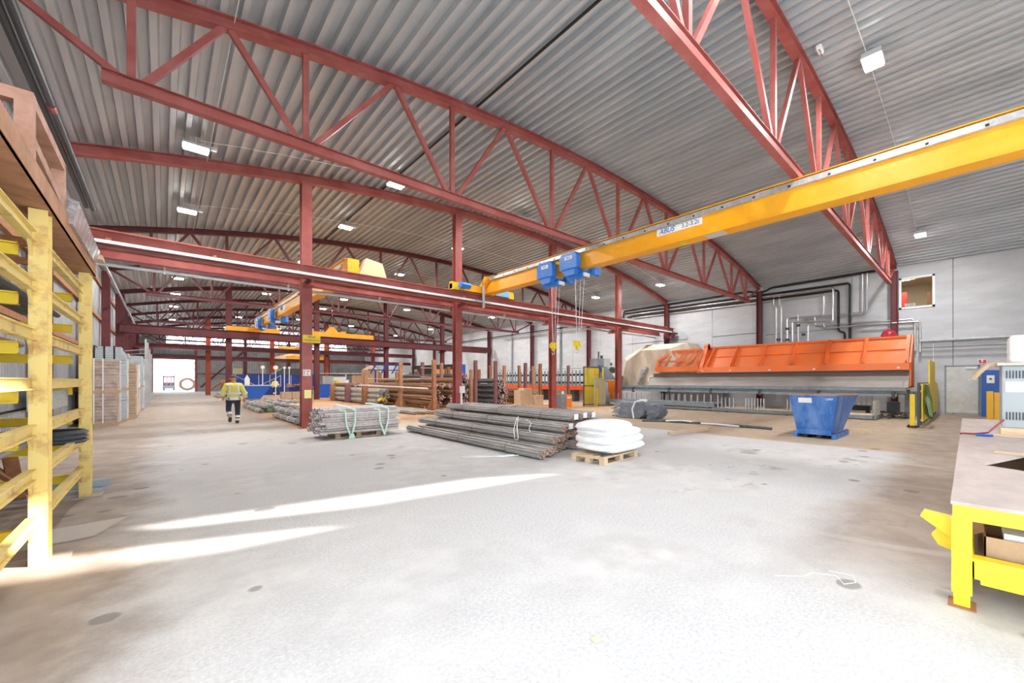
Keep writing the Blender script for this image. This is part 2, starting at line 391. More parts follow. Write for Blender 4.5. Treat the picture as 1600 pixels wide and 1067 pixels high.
# ------------------------------------------------------------------ roof trusses and roof beams
def arch_chord(mb, y, x0, x1, dep, w, step=1.4, drop=0.0):
    xs = [x0+(x1-x0)*i/20 for i in range(21)]
    for a, c in zip(xs[:-1], xs[1:]):
        pa = (a, y, rz(a)-dep/2-.01-drop); pc = (c, y, rz(c)-dep/2-.01-drop)
        mb.hsec(pa, pc, dep, w, .018, .012)
    return mb
BN = [-.36, 2.0, 5.2, 8.65, 12.0, 15.35, 18.8, 22.0, 24.2]
TN = [.8, 3.74, 6.85, 10.3, 13.7, 17.15, 20.26, 23.1]
TY = [2.83, 9.35, 23.5, 31.1, 45.2, 51.7, 65.2, 72.2]
rown = ['nearest the camera, crossing at the upper right', 'second from the camera, ending at upper left', 'first one behind the near column row', 'second one behind the near column row',
        'first one beyond the middle column row', 'second one beyond the middle column row', 'first one beyond the far column row', 'last one before the far gable']
ZB = 6.22
def web(mb, a, c, s): return mb.bar(a, c, s, s, up=(0, 1, 0))
proto = None
for i, y in enumerate(TY):
    lab = 'red steel roof truss with arched top chord, '+rown[i]
    if proto is None or i == 2:
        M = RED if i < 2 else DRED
        t = TH('roof_truss', lab, 'roof truss', (12, y, 0))
        b = MB(); arch_chord(b, y, XL+.3, XR-.3, .22, .2); t.part('top_chord', b, M)
        b = MB(); b.box(-.67, 24.4, y-.075, y+.075, ZB-.075, ZB+.05); b.box(-.67, 24.4, y-.03, y+.03, ZB+.05, ZB+.1); b.box(-.67, 24.4, y-.1, y+.1, ZB+.1, ZB+.112)
        t.part('bottom_chord', b, M)
        zt = lambda x: rz(x)-.22; z0 = ZB+.1
        for x in BN[:-1]+[24.0]:
            t.part('vertical_strut', web(MB(), (x, y, z0), (x, y, zt(x)), .10), M)
        nodes = [-1.9]+TN+[26.0]
        allb = BN[:-1]+[24.0]
        for k, xb in enumerate(allb):
            if k < len(nodes): t.part('diagonal_strut', web(MB(), (xb-.14, y, z0), (nodes[k]+.05, y, zt(nodes[k])), .095), M)
            if k+1 < len(nodes): t.part('diagonal_strut', web(MB(), (xb+.14, y, z0), (nodes[k+1]-.05, y, zt(nodes[k+1])), .095), M)
        proto = t.o
    else:
        dup(proto, (12, y, 0), label=lab)
for y, lab in ((YA, 'arched red roof beam carried by the nearest row of columns'), (YB, 'arched dark red roof beam over the middle row of columns'), (YC, 'arched dark red roof beam over the far row of columns')):
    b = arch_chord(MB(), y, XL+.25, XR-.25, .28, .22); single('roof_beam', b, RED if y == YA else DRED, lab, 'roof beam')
# ------------------------------------------------------------------ columns
def column(x, y, top, lab, M, s=.3, grp=None):
    t = TH('steel_column', lab, 'column', (x, y, 0), grp)
    b = MB(); b.hsec((x, y, .02), (x, y, top), s, s, .025, .015, up=(0, 1, 0)); t.part('shaft', b, M)
    b = MB(); b.box(x-s/2-.05, x+s/2+.05, y-s/2-.05, y+s/2+.05, 0, .025); t.part('base_plate', b, RUST)
    return t
near = ['leftmost', 'second', 'third', 'rightmost free-standing']
colA = []
for i, x in enumerate(CX):
    t = column(x, YA, rz(x)-.29, 'red steel column of the nearest crane row, %s one from the left' % near[i], RED)
    b = MB(); b.hsec((x, YA-.15, 4.78), (x, YA-.8, 4.78), .2, .2, .015, .012); t.part('bracket', b, RED)
    b = MB(); b.hsec((x, YA+.15, 4.7), (x, YA+.8, 4.7), .2, .2, .015, .012); t.part('bracket', b, RED)
    colA.append(t)
for i, x in enumerate(CX):
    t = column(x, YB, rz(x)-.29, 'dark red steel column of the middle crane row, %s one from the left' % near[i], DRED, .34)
    for s, dz in ((-1, 0), (1, -.05)): b = MB(); b.hsec((x, YB+s*.17, 4.57+dz), (x, YB+s*.75, 4.57+dz), .2, .2, .015, .012); t.part('bracket', b, DRED)
for i, x in enumerate(CX):
    t = column(x, YC, rz(x)-.29, 'orange red steel column of the far crane row, %s one from the left' % near[i], mat('orange_red', (.33, .05, .02), .6), .4)
    b = MB(); b.hsec((x, YC-.2, 4.7), (x, YC-.75, 4.7), .2, .2, .015, .012); t.part('bracket', b, DRED)
    b = MB(); b.hsec((x, YC+.2, 3.7), (x, YC+1.1, 3.7), .2, .2, .015, .012); t.part('bracket', b, DRED)
b = MB(); b.hsec((XL+.3, YC+.95, 4.0), (26.1, YC+.95, 4.0), .4, .26, .03, .016); single('crane_runway', b, DRED, 'low dark red runway beam on the far side of the far columns', 'crane runway')
wl = ['beside the office window', 'ending the second truss', 'at the end of the nearest crane runway', 'first beyond the nearest crane runway', 'second beyond the nearest crane runway', 'at the end of the middle crane runway', 'first beyond the middle crane runway', 'second beyond the middle crane runway', 'at the end of the far crane runway']
for y, l in zip((2.83, 9.35, YA, 23.5, 31.1, YB, 45.2, 51.7, YC), wl):
    t = column(26.1, y, rz(26.1)-.3, 'dark red wall column on the concrete wall, '+l, DRED, .28)
    if y == YA:
        b = MB(); b.box(25.5, 25.96, YA-.75, YA-.1, 4.55, 4.9); b.box(25.6, 26.2, YA-.85, YA-.14, 4.9, 5.0); t.part('bracket', b, DRED)
    b = MB(); b.box(25.9, 26.0, y-.18, y-.14, 4.5, 5.0); t.part('cleat', b, DRED)
for y, l in zip((YA, 23.5, 31.1, YB, 45.2, 51.7, YC, 65.2), ('behind the yellow rack', 'beside the wrapped pallets', 'behind the pallet stacks', 'carrying the middle crane runway', 'first beyond the middle runway', 'second beyond the middle runway', 'carrying the far crane runway', 'nearest the far gate')):
    s = .4 if y == YB else .3
    column(-2.08+(.1 if y == YB else 0), y, rz(-2.)-.3, 'dark red wall column on the corrugated wall, '+l, DRED, s)
# ------------------------------------------------------------------ crane runways
RY = 15.3
t = TH('crane_runway', 'near red crane runway beam with white conductor rail along its side', 'crane runway', (12, RY, 4.9))
b = MB(); b.hsec((XL+.3, RY, 5.12), (26.1, RY, 5.12), .42, .28, .025, .014); t.part('runway_beam', b, RED)
b = MB(); b.box(XL+.3, 26.0, RY-.03, RY+.03, 5.33, 5.37); t.part('rail', b, RUST)
b = MB(); b.box(XL+.4, 25.6, RY-.2, RY-.12, 4.99, 5.07)
b.box(XL+.4, 25.6, RY-.17, RY-.05, 5.07, 5.075); t.part('conductor_rail', b, WHT, label='white conductor rail')
for k in range(14):
    x = -1+k*2; b = MB(); b.box(x, x+.05, RY-.14, RY-.02, 5.08, 5.12); b.box(x-.02, x+.07, RY-.16, RY-.13, 5.07, 5.14); t.part('clamp', b, RUST)
R2 = 16.45
t = TH('crane_runway', 'red crane runway beam behind the near columns with grey conductor duct below', 'crane runway', (12, R2, 4.9))
b = MB(); b.hsec((XL+.3, R2, 5.08), (26.1, R2, 5.08), .4, .28, .025, .014); t.part('runway_beam', b, RED)
b = MB(); b.tube([(XL+.4, R2+.02, 4.72), (25.6, R2+.02, 4.72)], .05, 8); t.part('conductor_duct', b, LGR, label='grey conductor duct')
for k in range(9):
    x = 0+k*3; b = MB(); b.box(x, x+.04, R2-.03, R2+.07, 4.65, 4.9); t.part('hanger', b, LGR)
for y, l, dz in ((YB-.45, 'dark red crane runway beam on the near face of the middle columns', 0), (YB+.55, 'dark red crane runway beam behind the middle columns', -.05)):
    b = MB(); b.hsec((XL+.3, y, 4.95), (26.1, y, 4.95), .55, .3, .03, .016); single('crane_runway', b, DRED, l, 'crane runway')
b = MB(); b.hsec((XL+.3, YC-.5, 5.05), (26.1, YC-.5, 5.05), .5, .3, .03, .016); single('crane_runway', b, DRED, 'dark red crane runway beam on the far row of columns', 'crane runway')
# ------------------------------------------------------------------ cranes
def hoist(name, lab, x, y, z, s=1, grp=None, ropes=3.0, hook=True):
    t = TH(name, lab, 'crane hoist', (x, y, z), grp)
    b = MB(); b.prism([(y-.42, z-.42), (y+.42, z-.42), (y+.42, z+.02), (y+.3, z+.14), (y-.3, z+.14), (y-.42, z+.02)], x-.34, x-.12, 'x')
    bevel(t.part('gearbox_housing', b, BLU), .02)
    b = MB(); b.box(x-.345, x-.34, y-.2, y+.16, z-.1, z+.02); t.part('label_plate', b, WHT, label='white label plate')
    b = MB(); b.prism([(y-.25, z-.62), (y+.2, z-.62), (y+.3, z-.42), (y-.3, z-.42)], x-.3, x+.1, 'x'); t.part('trolley', b, MAT['hoist_blue'])
    b = MB(); b.tube([(x+.0, y-.5, z-.6), (x+.0, y+.3, z-.6)], .13, 12); t.part('rope_drum', b, DKG if False else MAT['hoist_blue'], smooth=True)
    b = MB(); b.tube([(x+.18, y-.55, z-.5), (x+.42, y-.55, z-.5)], .13, 12); b.box(x+.2, x+.5, y-.75, y-.5, z-.62, z-.3); t.part('motor', b, MAT['hoist_blue'], smooth=True)
    b = MB(); b.tube([(x+.42, y-.56, z-.5), (x+.52, y-.56, z-.5)], .11, 12); t.part('brake_cap', b, LGR, smooth=True)
    b = MB(); b.box(x-.1, x+.15, y-.56, y-.5, z-.7, z-.58); t.part('rating_plate', b, WHT)
    if hook:
        zz = z-ropes
        b = MB()
        for dx, dy in ((-.08, -.12), (.06, .06), (-.02, -.3), (.08, -.38)): b.tube([(x+dx, y+dy, z-.6), (x+dx*.6, y-.15+(dy+.15)*.35, zz+.1)], .008, 5)
        t.part('wire_rope', b, GALV)
        b = MB(); b.tube([(x-.1, y-.12, zz), (x-.04, y-.12, zz)], .115, 14); b.tube([(x+.02, y-.12, zz), (x+.08, y-.12, zz)], .115, 14); b.box(x-.04, x+.02, y-.18, y-.06, zz-.18, zz+.06)
        hb = t.part('hook_block', b, YEL2, smooth=True, label='yellow hook block')
        b = MB(); pts = [(x-.01, y-.12+.06*math.sin(a), zz-.26-.07*math.cos(a)) for a in [math.radians(q) for q in range(-180, 91, 30)]]
        b.tube([(x-.01, y-.12, zz-.15)]+pts, .018, 6); t.part('hook', b, LGR, parent=hb, smooth=True)
    return t
# near crane
GX, GZ0, GZ1 = 10.05, 5.42, 6.08
t = TH('bridge_crane', 'large orange bridge crane girder crossing the upper right', 'bridge crane', (GX+.17, 5, 5.4))
b = MB(); b.box(GX+.02, GX+.34, -5.2, 15.0, GZ0, GZ1); b.box(GX-.03, GX+.39, -5.2, 15.0, GZ0-.02, GZ0+.0); b.box(GX-.06, GX+.42, -5.2, 14.9, GZ1, GZ1+.02)
b.prism([(15.0, GZ0), (15.0, GZ1-.1), (15.45, GZ0+.3), (15.45, GZ0)], GX+.02, GX+.34, 'x'); t.part('girder', b, ORG)
b = MB(); b.box(GX-.09, GX+.01, -5.2, 14.7, GZ1-.17, GZ1-.05); b.box(GX-.05, GX+.02, -5.2, 14.7, GZ1-.05, GZ1-.03)
cr = t.part('cable_rail', b, GALV, label='grey cable rail along the girder')
for k in range(26):
    b = MB(); yy = -4.8+k*.77; b.box(GX-.1, GX-.085, yy, yy+.05, GZ1-.15, GZ1-.11); t.part('bolt', b, BLK, parent=cr)
b = MB(); b.prism([(14.75, GZ1-.1), (15.25, GZ0+.18), (15.45, GZ0+.18), (14.95, GZ1+.02)], GX-.2, GX+.0, 'x'); t.part('knee_plate', b, ORG)
b = MB(); b.box(8.45, 11.6, RY-.12, RY+.12, 5.40, 5.70); et = t.part('end_carriage', b, YEL2 if False else ORG)
for x in (8.45, 11.3): b = MB(); b.box(x, x+.3, RY-.16, RY+.16, 5.37, 5.62); t.part('wheel_box', b, YEL2, parent=et)
b = MB(); b.tube([(8.7, RY-.32, 5.56), (9.15, RY-.32, 5.56)], .13, 12); b.box(8.75, 9.0, RY-.3, RY-.1, 5.45, 5.62); t.part('travel_motor', b, MAT['hoist_blue'], parent=et, smooth=True)
b = MB(); b.box(10.55, 11.3, RY-.22, RY-.12, 5.40, 5.66); t.part('control_box', b, mat('light_blue', (.25, .55, .85), .5), parent=et)
b = MB(); b.box(9.85, 9.95, RY-.25, RY-.2, 4.75, 6.0); b.box(9.5, 9.9, RY-.24, RY-.2, 4.98, 5.06); t.part('collector_arm', b, LGR)
b = MB(); b.tube([(10.0, 15.2, 5.75), (9.9, 15.1, 6.18), (10.05, 14.6, 6.12), (10.0, 14.2, 6.08)], .035, 6); t.part('cable', b, BLK)
b = MB(); b.box(GX-.008, GX+.02, 5.05, 6.42, 5.72, 5.90); np_ = t.part('name_plate', b, WHT, label='white name plate with the maker lettering')
tx = text('ABUS', 'lettering', .20, mat('letter_blue', (.01, .12, .5), .5), (GX-.012, 6.12, 5.81), FACE_NX, None, bold=.0015, shear=.25, sx=1.0); tx.parent = np_; tx.location = Vector((GX-.012, 6.10, 5.81))-t.loc
tx = text('3.2-3.2t', 'lettering', .17, DKG, (GX-.012, 5.42, 5.83), FACE_NX); tx.parent = np_; tx.location = Vector((GX-.012, 5.38, 5.81))-t.loc
b = MB(); b.box(GX+.03, GX+.33, 5.6, 5.75, GZ0-.03, GZ0-.02); t.part('warning_sticker', b, YEL2, label='yellow warning sticker')
b = MB(); b.box(GX+.03, GX+.33, 4.5, 5.0, GZ0-.03, GZ0-.02); t.part('warning_sticker', b, LGR, label='grey warning sticker')
h1 = hoist('crane_hoist', 'blue hoist on the near crane, left one of the pair with hook lowered', GX+.05, 10.95, 5.72, ropes=2.85)
h2 = hoist('crane_hoist', 'blue hoist on the near crane, right one of the pair with hook lowered', GX+.05, 9.75, 5.80, ropes=2.95)
for hh in (h1, h2):
    tx = text('ABUS', 'lettering', .09, MAT['letter_blue'], (0, 0, 0), FACE_NX); tx.parent = [c for c in bpy.data.objects if c.parent == hh.o and c.name.startswith('label_plate')][0]
    tx.location = Vector((GX+.05-.348, hh.loc.y-.02, hh.loc.z-.04))-hh.loc
# second crane between the near and middle rows
X2 = 4.85
t = TH('bridge_crane', 'orange bridge crane girder behind the leftmost near column', 'bridge crane', (X2+.2, 28, 5.4))
b = MB(); b.box(X2, X2+.4, 16.4, 38.2, 5.45, 6.15); b.box(X2-.05, X2+.45, 16.6, 38.0, 6.15, 6.18); t.part('girder', b, ORG)
b = MB(); b.box(X2-.07, X2, 17.0, 37.6, 5.9, 6.02); t.part('cable_rail', b, GALV)
b = MB(); b.box(3.3, 6.4, R2-.12, R2+.12, 5.3, 5.6); t.part('end_carriage', b, ORG)
b = MB(); b.box(3.2, 6.4, YB-.57, YB-.33, 5.24, 5.56); t.part('end_carriage', b, ORG)
b = MB(); b.box(X2-.012, X2, 27.2, 29.0, 5.62, 5.88); q = t.part('name_plate', b, WHT)
tx = text('ABUS', 'lettering', .26, DKG, (0, 0, 0), FACE_NX, bold=.006); tx.parent = q; tx.location = Vector((X2-.016, 28.2, 5.75))-t.loc
b = MB(); b.prism([(5.3, 5.6), (5.6, 6.35), (6.2, 6.25), (6.4, 5.6)], R2+.2, R2+.6, 'y'); t.part('guard_plate', b, mat('tan_plate', (.78, .52, .32), .6))
hoist('crane_hoist', 'blue hoist on the crane behind the near columns, right one', X2+.0, 30.0, 5.75, hook=False)
hoist('crane_hoist', 'blue hoist on the crane behind the near columns, left one near the middle runway', X2+.0, 34.5, 5.75, hook=False)
# carriages on the middle runway
b = MB(); b.box(8.6, 13.4, YB-.57, YB-.33, 5.24, 5.62); b.prism([(9.6, 5.62), (10.6, 5.62), (10.2, 6.1), (9.9, 6.1)], YB-.55, YB-.35, 'y')
single('crane_carriage', b, ORG, 'orange crane end carriage on the middle runway, right of the second column', 'crane carriage')
t = TH('bridge_crane', 'distant orange bridge crane beyond the middle column row, with blue hoists', 'bridge crane', (10, 48, 5.3))
b = MB(); b.box(11.2, 11.6, 39.6, 57.2, 5.35, 5.95); t.part('girder', b, ORG)
b = MB(); b.box(9.6, 13.0, YC-.62, YC-.38, 5.32, 5.6); t.part('end_carriage', b, ORG)
b = MB(); b.box(9.6, 13.0, YB+.43, YB+.67, 5.28, 5.56); t.part('end_carriage', b, ORG)
b = MB(); b.box(10.9, 11.2, 51, 52, 5.2, 5.9); b.box(10.9, 11.2, 53, 54.2, 5.2, 5.9); t.part('hoist', b, MAT['hoist_blue'])
t = TH('bridge_crane', 'pale orange bridge crane low behind the far column row', 'bridge crane', (14, 66, 5))
b = MB(); b.box(12.4, 13.2, 59.2, 78.5, 4.5, 5.3); t.part('girder', b, mat('pale_orange', (.95, .58, .22), .5))
b = MB(); b.box(11.6, 12.3, 59.2, 78.5, 4.35, 4.75); t.part('side_beam', b, MAT['pale_orange'])
b = MB(); b.box(10.6, 14.6, 59.0, 59.3, 4.2, 4.6); t.part('end_carriage', b, ORG)
# ------------------------------------------------------------------ lamps
LX = [.6, 5.8, 11.4, 17.1, 22.85]
LY = [1.62, 14.35, 19.9, 27.6, 33.4, 39.6, 46.3, 56.4, 68.5]
rows = ['in the row nearest the camera', 'in the row before the near columns', 'in the first row behind the near columns', 'in the second row behind the near columns', 'in the third row behind the near columns',
        'in the row just past the middle columns', 'in the second row past the middle columns', 'in the row just before the far columns', 'in the last row before the far gable']
xn = ['leftmost', 'second from the left', 'middle', 'second from the right', 'rightmost']
def lamp(label):
    t = thing('high_bay_lamp', label, 'ceiling lamp')
    b = MB(); b.box(-.26, .26, -.19, .19, .04, .10)
    for k in range(11): b.box(-.25+k*.048, -.24+k*.048, -.18, .18, .10, .17)
    b.build('housing', LGR, t)
    b = MB(); b.box(-.24, .24, -.17, .17, .0, .04); b.build('diffuser', LED, t)
    b = MB(); b.box(-.02, .02, -.02, .02, .17, .33); b.box(-.1, .1, -.02, .02, .31, .33); b.build('bracket', LGR, t)
    b = MB(); b.box(.29, .42, -.05, .05, .1, .18); b.build('junction_box', LGR, t)
    return t
l0 = None
ld = bpy.data.lights.new('lamp_light', 'AREA'); ld.shape = 'RECTANGLE'; ld.size = .46; ld.size_y = .32; ld.energy = LAMP_W; ld.color = (1, .985, .97)
for j, y in enumerate(LY):
    for i, x in enumerate(LX):
        lab = 'lit ceiling lamp, %s %s' % (xn[i], rows[j])
        loc = (x, y, rz(x)-.37)
        if l0 is None: l0 = lamp(lab); l0.location = loc; l = l0
        else: l = dup(l0, loc, label=lab)
        l['group'] = 'high-bay lamps'
        lo = bpy.data.objects.new('lamp_light', ld); COL.objects.link(lo); lo.parent = l; lo.location = (0, 0, -.015)
for j, y in enumerate(LY[:5]):
    b = MB(); pts = []
    for k in range(48):
        x = .6+k*(22.4/47); pts.append((x, y+.12, rz(x)-.06-.015*(k % 2)))
    b.tube(pts, .009, 5); single('lamp_cable', b, WHT, 'white lamp cable across the ceiling '+rows[j].replace('in the row', 'along the row').replace('in the', 'along the'), 'cable')
b = MB(); b.tube([(.9, 3.0, rz(.9)-.06), (.9, 38, rz(.9)-.06)], .008, 5); single('lamp_cable', b, WHT, 'white cable running lengthwise through the leftmost lamps', 'cable')
t = TH('ceiling_sensor', 'white round sensor box on the ceiling beside the near truss', 'sensor', (10.5, 2.45, rz(10.5)-.2))
b = MB(); b.box(10.38, 10.64, 2.4, 2.52, rz(10.5)-.12, rz(10.5)-.01); bevel(t.part('body', b, WHT), .03, 3)
b = MB(); b.tube([(10.42, 2.45, rz(10.5)-.12), (10.36, 2.40, rz(10.5)-.24)], .006, 5); b.tube([(10.55, 2.45, rz(10.5)-.12), (10.56, 2.42, rz(10.5)-.22)], .006, 5); t.part('wire', b, BLK)

# ------------------------------------------------------------------ helpers for bars and bundles
def bundle_mb(n, r, L, br, jit=.1, n6=6, seed=0, sag=0):
    """n bars of radius br packed round the Y axis, length L, centred at origin height r"""
    rnd = random.Random(seed); b = MB(); pos = []; k = 0
    s = br*2.0
    for i in range(-8, 9):
        for j in range(-8, 9):
            x = (i+.5*(j % 2))*s; z = j*s*.87; pos.append((x*x+z*z, x, z))
    pos.sort()
    for _, x, z in pos[:n]:
        a = -L/2+rnd.uniform(0, jit); c = L/2-rnd.uniform(0, jit)
        dx = rnd.uniform(-.3, .3)*s; dz_ = rnd.uniform(-.3, .3)*s
        R = max(math.sqrt(p[0]) for p in pos[:n])+br
        b.tube([(x, a, R+z), (x+dx*.4, 0, R+z+dz_*.3), (x+dx, c, R+z+dz_)], br, n6, 0, True, 1)
    return b, R*2
def bundle(name, lab, x, y0, y1, z, n=19, br=.016, m=None, group=None, straps=2, strapm=None, seed=0, rz_=0, jit=.12, ends=None, tagm=None, cat='steel bars'):
    b, H = bundle_mb(n, 0, abs(y1-y0), br, jit, seed=seed)
    t = thing(name, lab, cat, (x, (y0+y1)/2, z), rz_, group)
    b.build('bars', [m or REB, ends or REBE], t, smooth=True)
    L = abs(y1-y0)
    for k in range(straps):
        yy = -L/2+L*(k+.6)/(straps+.2); s = MB()
        s.tube([(math.cos(a)*(H/2+.006), yy, H/2+math.sin(a)*(H/2+.006)) for a in [2*PI*q/14 for q in range(14)]], .007 if not strapm else .012, 5, closed=True)
        s.build('tie', strapm or REBR, t)
    if tagm:
        s = MB(); s.box(-.07, .07, -L/2-.03, -L/2-.02, H*.3, H*.3+.13); s.build('paper_tag', tagm, t)
    return t, H
# ------------------------------------------------------------------ near bar pile
k = 0
pile = []
for j, (z, xa, xb) in enumerate(((0, 5.45, 9.3), (.2, 5.98, 8.85), (.4, 6.45, 8.5), (.6, 6.95, 8.1))):
    n_ = int((xb-xa)/.262)+1
    for q in range(n_):
        x = xa+q*.262
        pile.append((x, z, 6.12+.55*min(1, (x-5.45)/1.8)+.06*j, 12.6+.4*min(1, (x-5.45)/1.5)))
lay = {0: 'on the floor', .2: 'in the second layer', .4: 'in the third layer', .6: 'on top'}
cnt = {}
for i, (x, z, y0, y1) in enumerate(pile):
    cnt[z] = cnt.get(z, 0)+1; x += random.uniform(-.01, .01)
    yb = y0+random.uniform(-.12, .12)
    lab = 'grey bar bundle of the near pile, %s %s from the aisle' % (ORD[cnt[z]-1], lay[z])
    bundle('rebar_bundle', lab, x, yb, y1+random.uniform(-.35, .2), z, n=24, br=.0180, group='bar bundles of the near pile', straps=3, seed=i,
           rz_=random.uniform(-.014, .014), tagm=WHT if i in (22, 24, 27, 34, 36, 37, 39, 40, 41, 42) else None, ends=REBE)
def loop_cord(name, lab, pts, r=.010, m=None):
    b = MB(); b.tube(pts, r, 6); return single(name, b, m or WHT, lab, 'strap', smooth=True)
loop_cord('sling_strap', 'white strap end hanging over the near bar pile', [(6.42, 8.2, .68), (6.15, 7.9, .50), (5.92, 7.6, .44), (5.72, 7.3, .28), (5.62, 7.22, .27), (5.66, 7.36, .27), (5.88, 7.68, .44), (6.3, 8.1, .66)])
loop_cord('sling_strap', 'white strap loop lying on the floor in front of the near bar pile', [(5.3, 6.75, .03), (5.0, 6.9, .015), (4.7, 7.3, .015), (4.5, 7.55, .015), (4.38, 7.55, .015), (4.42, 7.4, .015), (4.75, 7.1, .015), (5.25, 6.85, .03)])
loop_cord('sling_strap', 'short white strap tucked between the near bars', [(6.5, 8.0, .62), (6.35, 7.6, .56), (6.2, 7.5, .44), (6.15, 7.4, .38)])
# ------------------------------------------------------------------ pallets
def pallet(lab, loc, rz_=0, m=None, grp=None, L=1.2, Wd=.8):
    t = thing('wooden_pallet', lab, 'pallet', loc, rz_, grp); m = m or WOODL
    for k in range(5):
        b = MB(); y = -Wd/2+k*(Wd-.12)/4; b.box(-L/2, L/2, y, y+.12, .122, .144); b.build('deck_board', m, t)
    for x in (-L/2, -.06, L/2-.12):
        b = MB(); b.box(x, x+.12, -Wd/2, Wd/2, .1, .122); b.build('cross_board', m, t)
        for y in (-Wd/2, -.06, Wd/2-.12): b = MB(); b.box(x, x+.12, y, y+.12, .022, .1); b.build('block', m, t)
    for y in (-Wd/2, -.06, Wd/2-.12): b = MB(); b.box(-L/2, L/2, y, y+.12, 0, .022); b.build('runner', m, t)
    return t
# white sacks on the pallet in front of the pile (centre 6.35,5.3)
pallet('light wooden pallet under the white sacks in front of the bar pile', (6.42, 5.33, 0), .08)
def sack(lab, x, y, z, lx, ly, lz, rz_, seed, m=WHT2):
    bm = bmesh.new(); bmesh.ops.create_cube(bm, size=1); bmesh.ops.subdivide_edges(bm, edges=bm.edges[:], cuts=5, use_grid_fill=True)
    rnd = random.Random(seed); ph = [rnd.uniform(0, 6) for _ in range(4)]
    for v in bm.verts:
        p = v.co; e = 1-max(abs(p.x), abs(p.y))**4*8
        q = p.normalized()*.62
        w = .55; c = p*(1-w)+q*w; c.z = p.z*(.35+.65*max(.15, 1-(2*max(abs(p.x), abs(p.y)))**3*.55))
        c.z += .05*math.sin(7*p.x+ph[0])*math.cos(6*p.y+ph[1])
        c.x *= 1.15+.03*math.sin(9*p.z+ph[2]); c.y *= 1.15
        v.co = Vector((c.x*lx, c.y*ly, (c.z+.5)*lz))
    me = bpy.data.meshes.new('sack'); bm.to_mesh(me); bm.free(); me.materials.append(m); me.polygons.foreach_set('use_smooth', [True]*len(me.polygons))
    o = bpy.data.objects.new('white_sack', me); COL.objects.link(o); o.location = (x, y, z); o.rotation_euler = (0, 0, rz_)
    s = o.modifiers.new('sub', 'SUBSURF'); s.levels = 1; s.render_levels = 2
    return tag(o, lab, 'sack', 'white sacks on the pallet')
for i, (z, x, y, lx, ly, lz, r) in enumerate(((.145, 6.64, 5.36, 1.10, .90, .24, .05), (.29, 6.62, 5.38, 1.08, .88, .24, -.04), (.43, 6.58, 5.36, 1.02, .84, .24, .06), (.565, 6.42, 5.36, .88, .76, .23, .1))):
    sack('bulging white sack on the pallet, %s of the pile' % ('bottom one', 'second from the bottom', 'third from the bottom', 'top one')[i], x, y, z, lx, ly, lz, r, i)
b = MB(); b.box(5.92, 6.2, 4.98, 5.03, .145, .17); b.tube([(5.95, 5.2, .165), (6.25, 5.02, .165)], .02, 8)
single('steel_offcuts', b, REBL, 'short dark steel offcuts lying on the front of the sack pallet', 'offcuts')
# ------------------------------------------------------------------ galvanised tube bundle by the first column
pallet('wooden pallet under the galvanised tube bundle beside the leftmost near column', (3.95, 12.75, 0), .0, WOOD)
t = thing('tube_bundle', 'thick bundle of galvanised tubes strapped to a pallet beside the leftmost near column', 'tubes', (3.93, 12.78, .15))
b = MB(); rnd = random.Random(3)
for r in range(11):
    for c in range(14):
        if r > 8 and (c < 2 or c > 11): continue
        y = -.55+c*.082+(.04 if r % 2 else 0)+rnd.uniform(-.012, .012); z = .03+r*.062+rnd.uniform(-.01, .01)
        a = -.95+rnd.uniform(-.16, .12)+.012*r; e = 1.05+rnd.uniform(-.12, .14)
        b.tube([(a, y, z), (e, y+rnd.uniform(-.02, .02), z+rnd.uniform(-.01, .01))], rnd.choice((.03, .034, .026)), 6, 0, True, 1)
b.build('tubes', [REBG, DKG], t, smooth=True)
for x, nm in ((-.25, 'left'), (.65, 'right')):
    s = MB(); pts = [(x, -.64, -.13), (x+.1, -.63, .25), (x+.12, -.63, .62), (x-.05, -.5, .72), (x-.2, 0, .76), (x-.15, .5, .74)]
    for p, q in zip(pts[:-1], pts[1:]): s.bar(p, q, .045, .01, up=(0, -1, 0.3))
    pts = [(x, -.66, -.14), (x-.13, -.65, .25), (x-.14, -.64, .6), (x-.3, -.63, .64)]
    for p, q in zip(pts[:-1], pts[1:]): s.bar(p, q, .045, .01, up=(0, -1, 0.3))
    if nm == 'left': s.prism([(x-.08, -.15), (x+.08, -.15), (x+.05, -.02), (x-.05, -.02)], -.72, -.66, 'y')
    s.build('sling', MINT, t, )['label'] = 'mint green %s sling' % nm
b = MB(); b.bar((3.05, 12.9, .02), (3.2, 12.6, .2), .05, .01); b.bar((3.02, 12.95, .02), (2.95, 12.7, .06), .05, .01)
single('strap_end', b, mat('lilac_strap', (.55, .42, .75), .6), 'lilac strap end lying at the foot of the leftmost near column', 'strap')
# bundles with white ties along the column row
spec = [(3.45, 16.6, 21.5, 0), (3.75, 16.5, 21.8, 0), (4.05, 16.5, 21.6, 0), (3.6, 16.7, 21.4, .2), (3.95, 16.8, 21.7, .2), (4.4, 16.6, 21.9, 0), (4.75, 16.7, 22.0, 0), (4.35, 16.9, 21.8, .2),
        (3.40, 24.3, 31.0, 0), (3.72, 24.5, 31.3, 0), (4.05, 24.6, 31.2, 0), (3.55, 24.9, 31.0, .18), (3.9, 25.0, 31.2, .18), (4.4, 23.2, 31.5, 0), (4.75, 22.9, 31.4, 0), (4.6, 23.3, 31.4, .18)]
for i, (x, y0, y1, z) in enumerate(spec):
    q = i if i < 8 else i-8
    bundle('rebar_bundle', 'white-strapped grey bar bundle, %s in the %s group along the aisle' % (ORD[q], 'nearer' if i < 8 else 'farther'),
           x, y0, y1, z, n=24, br=.018, group='strapped bundles along the aisle', straps=4, strapm=WHT, seed=50+i, rz_=random.uniform(-.02, .02), ends=mat('green_ends', (.25, .45, .25), .7) if i in (8, 9, 12) else GALV)
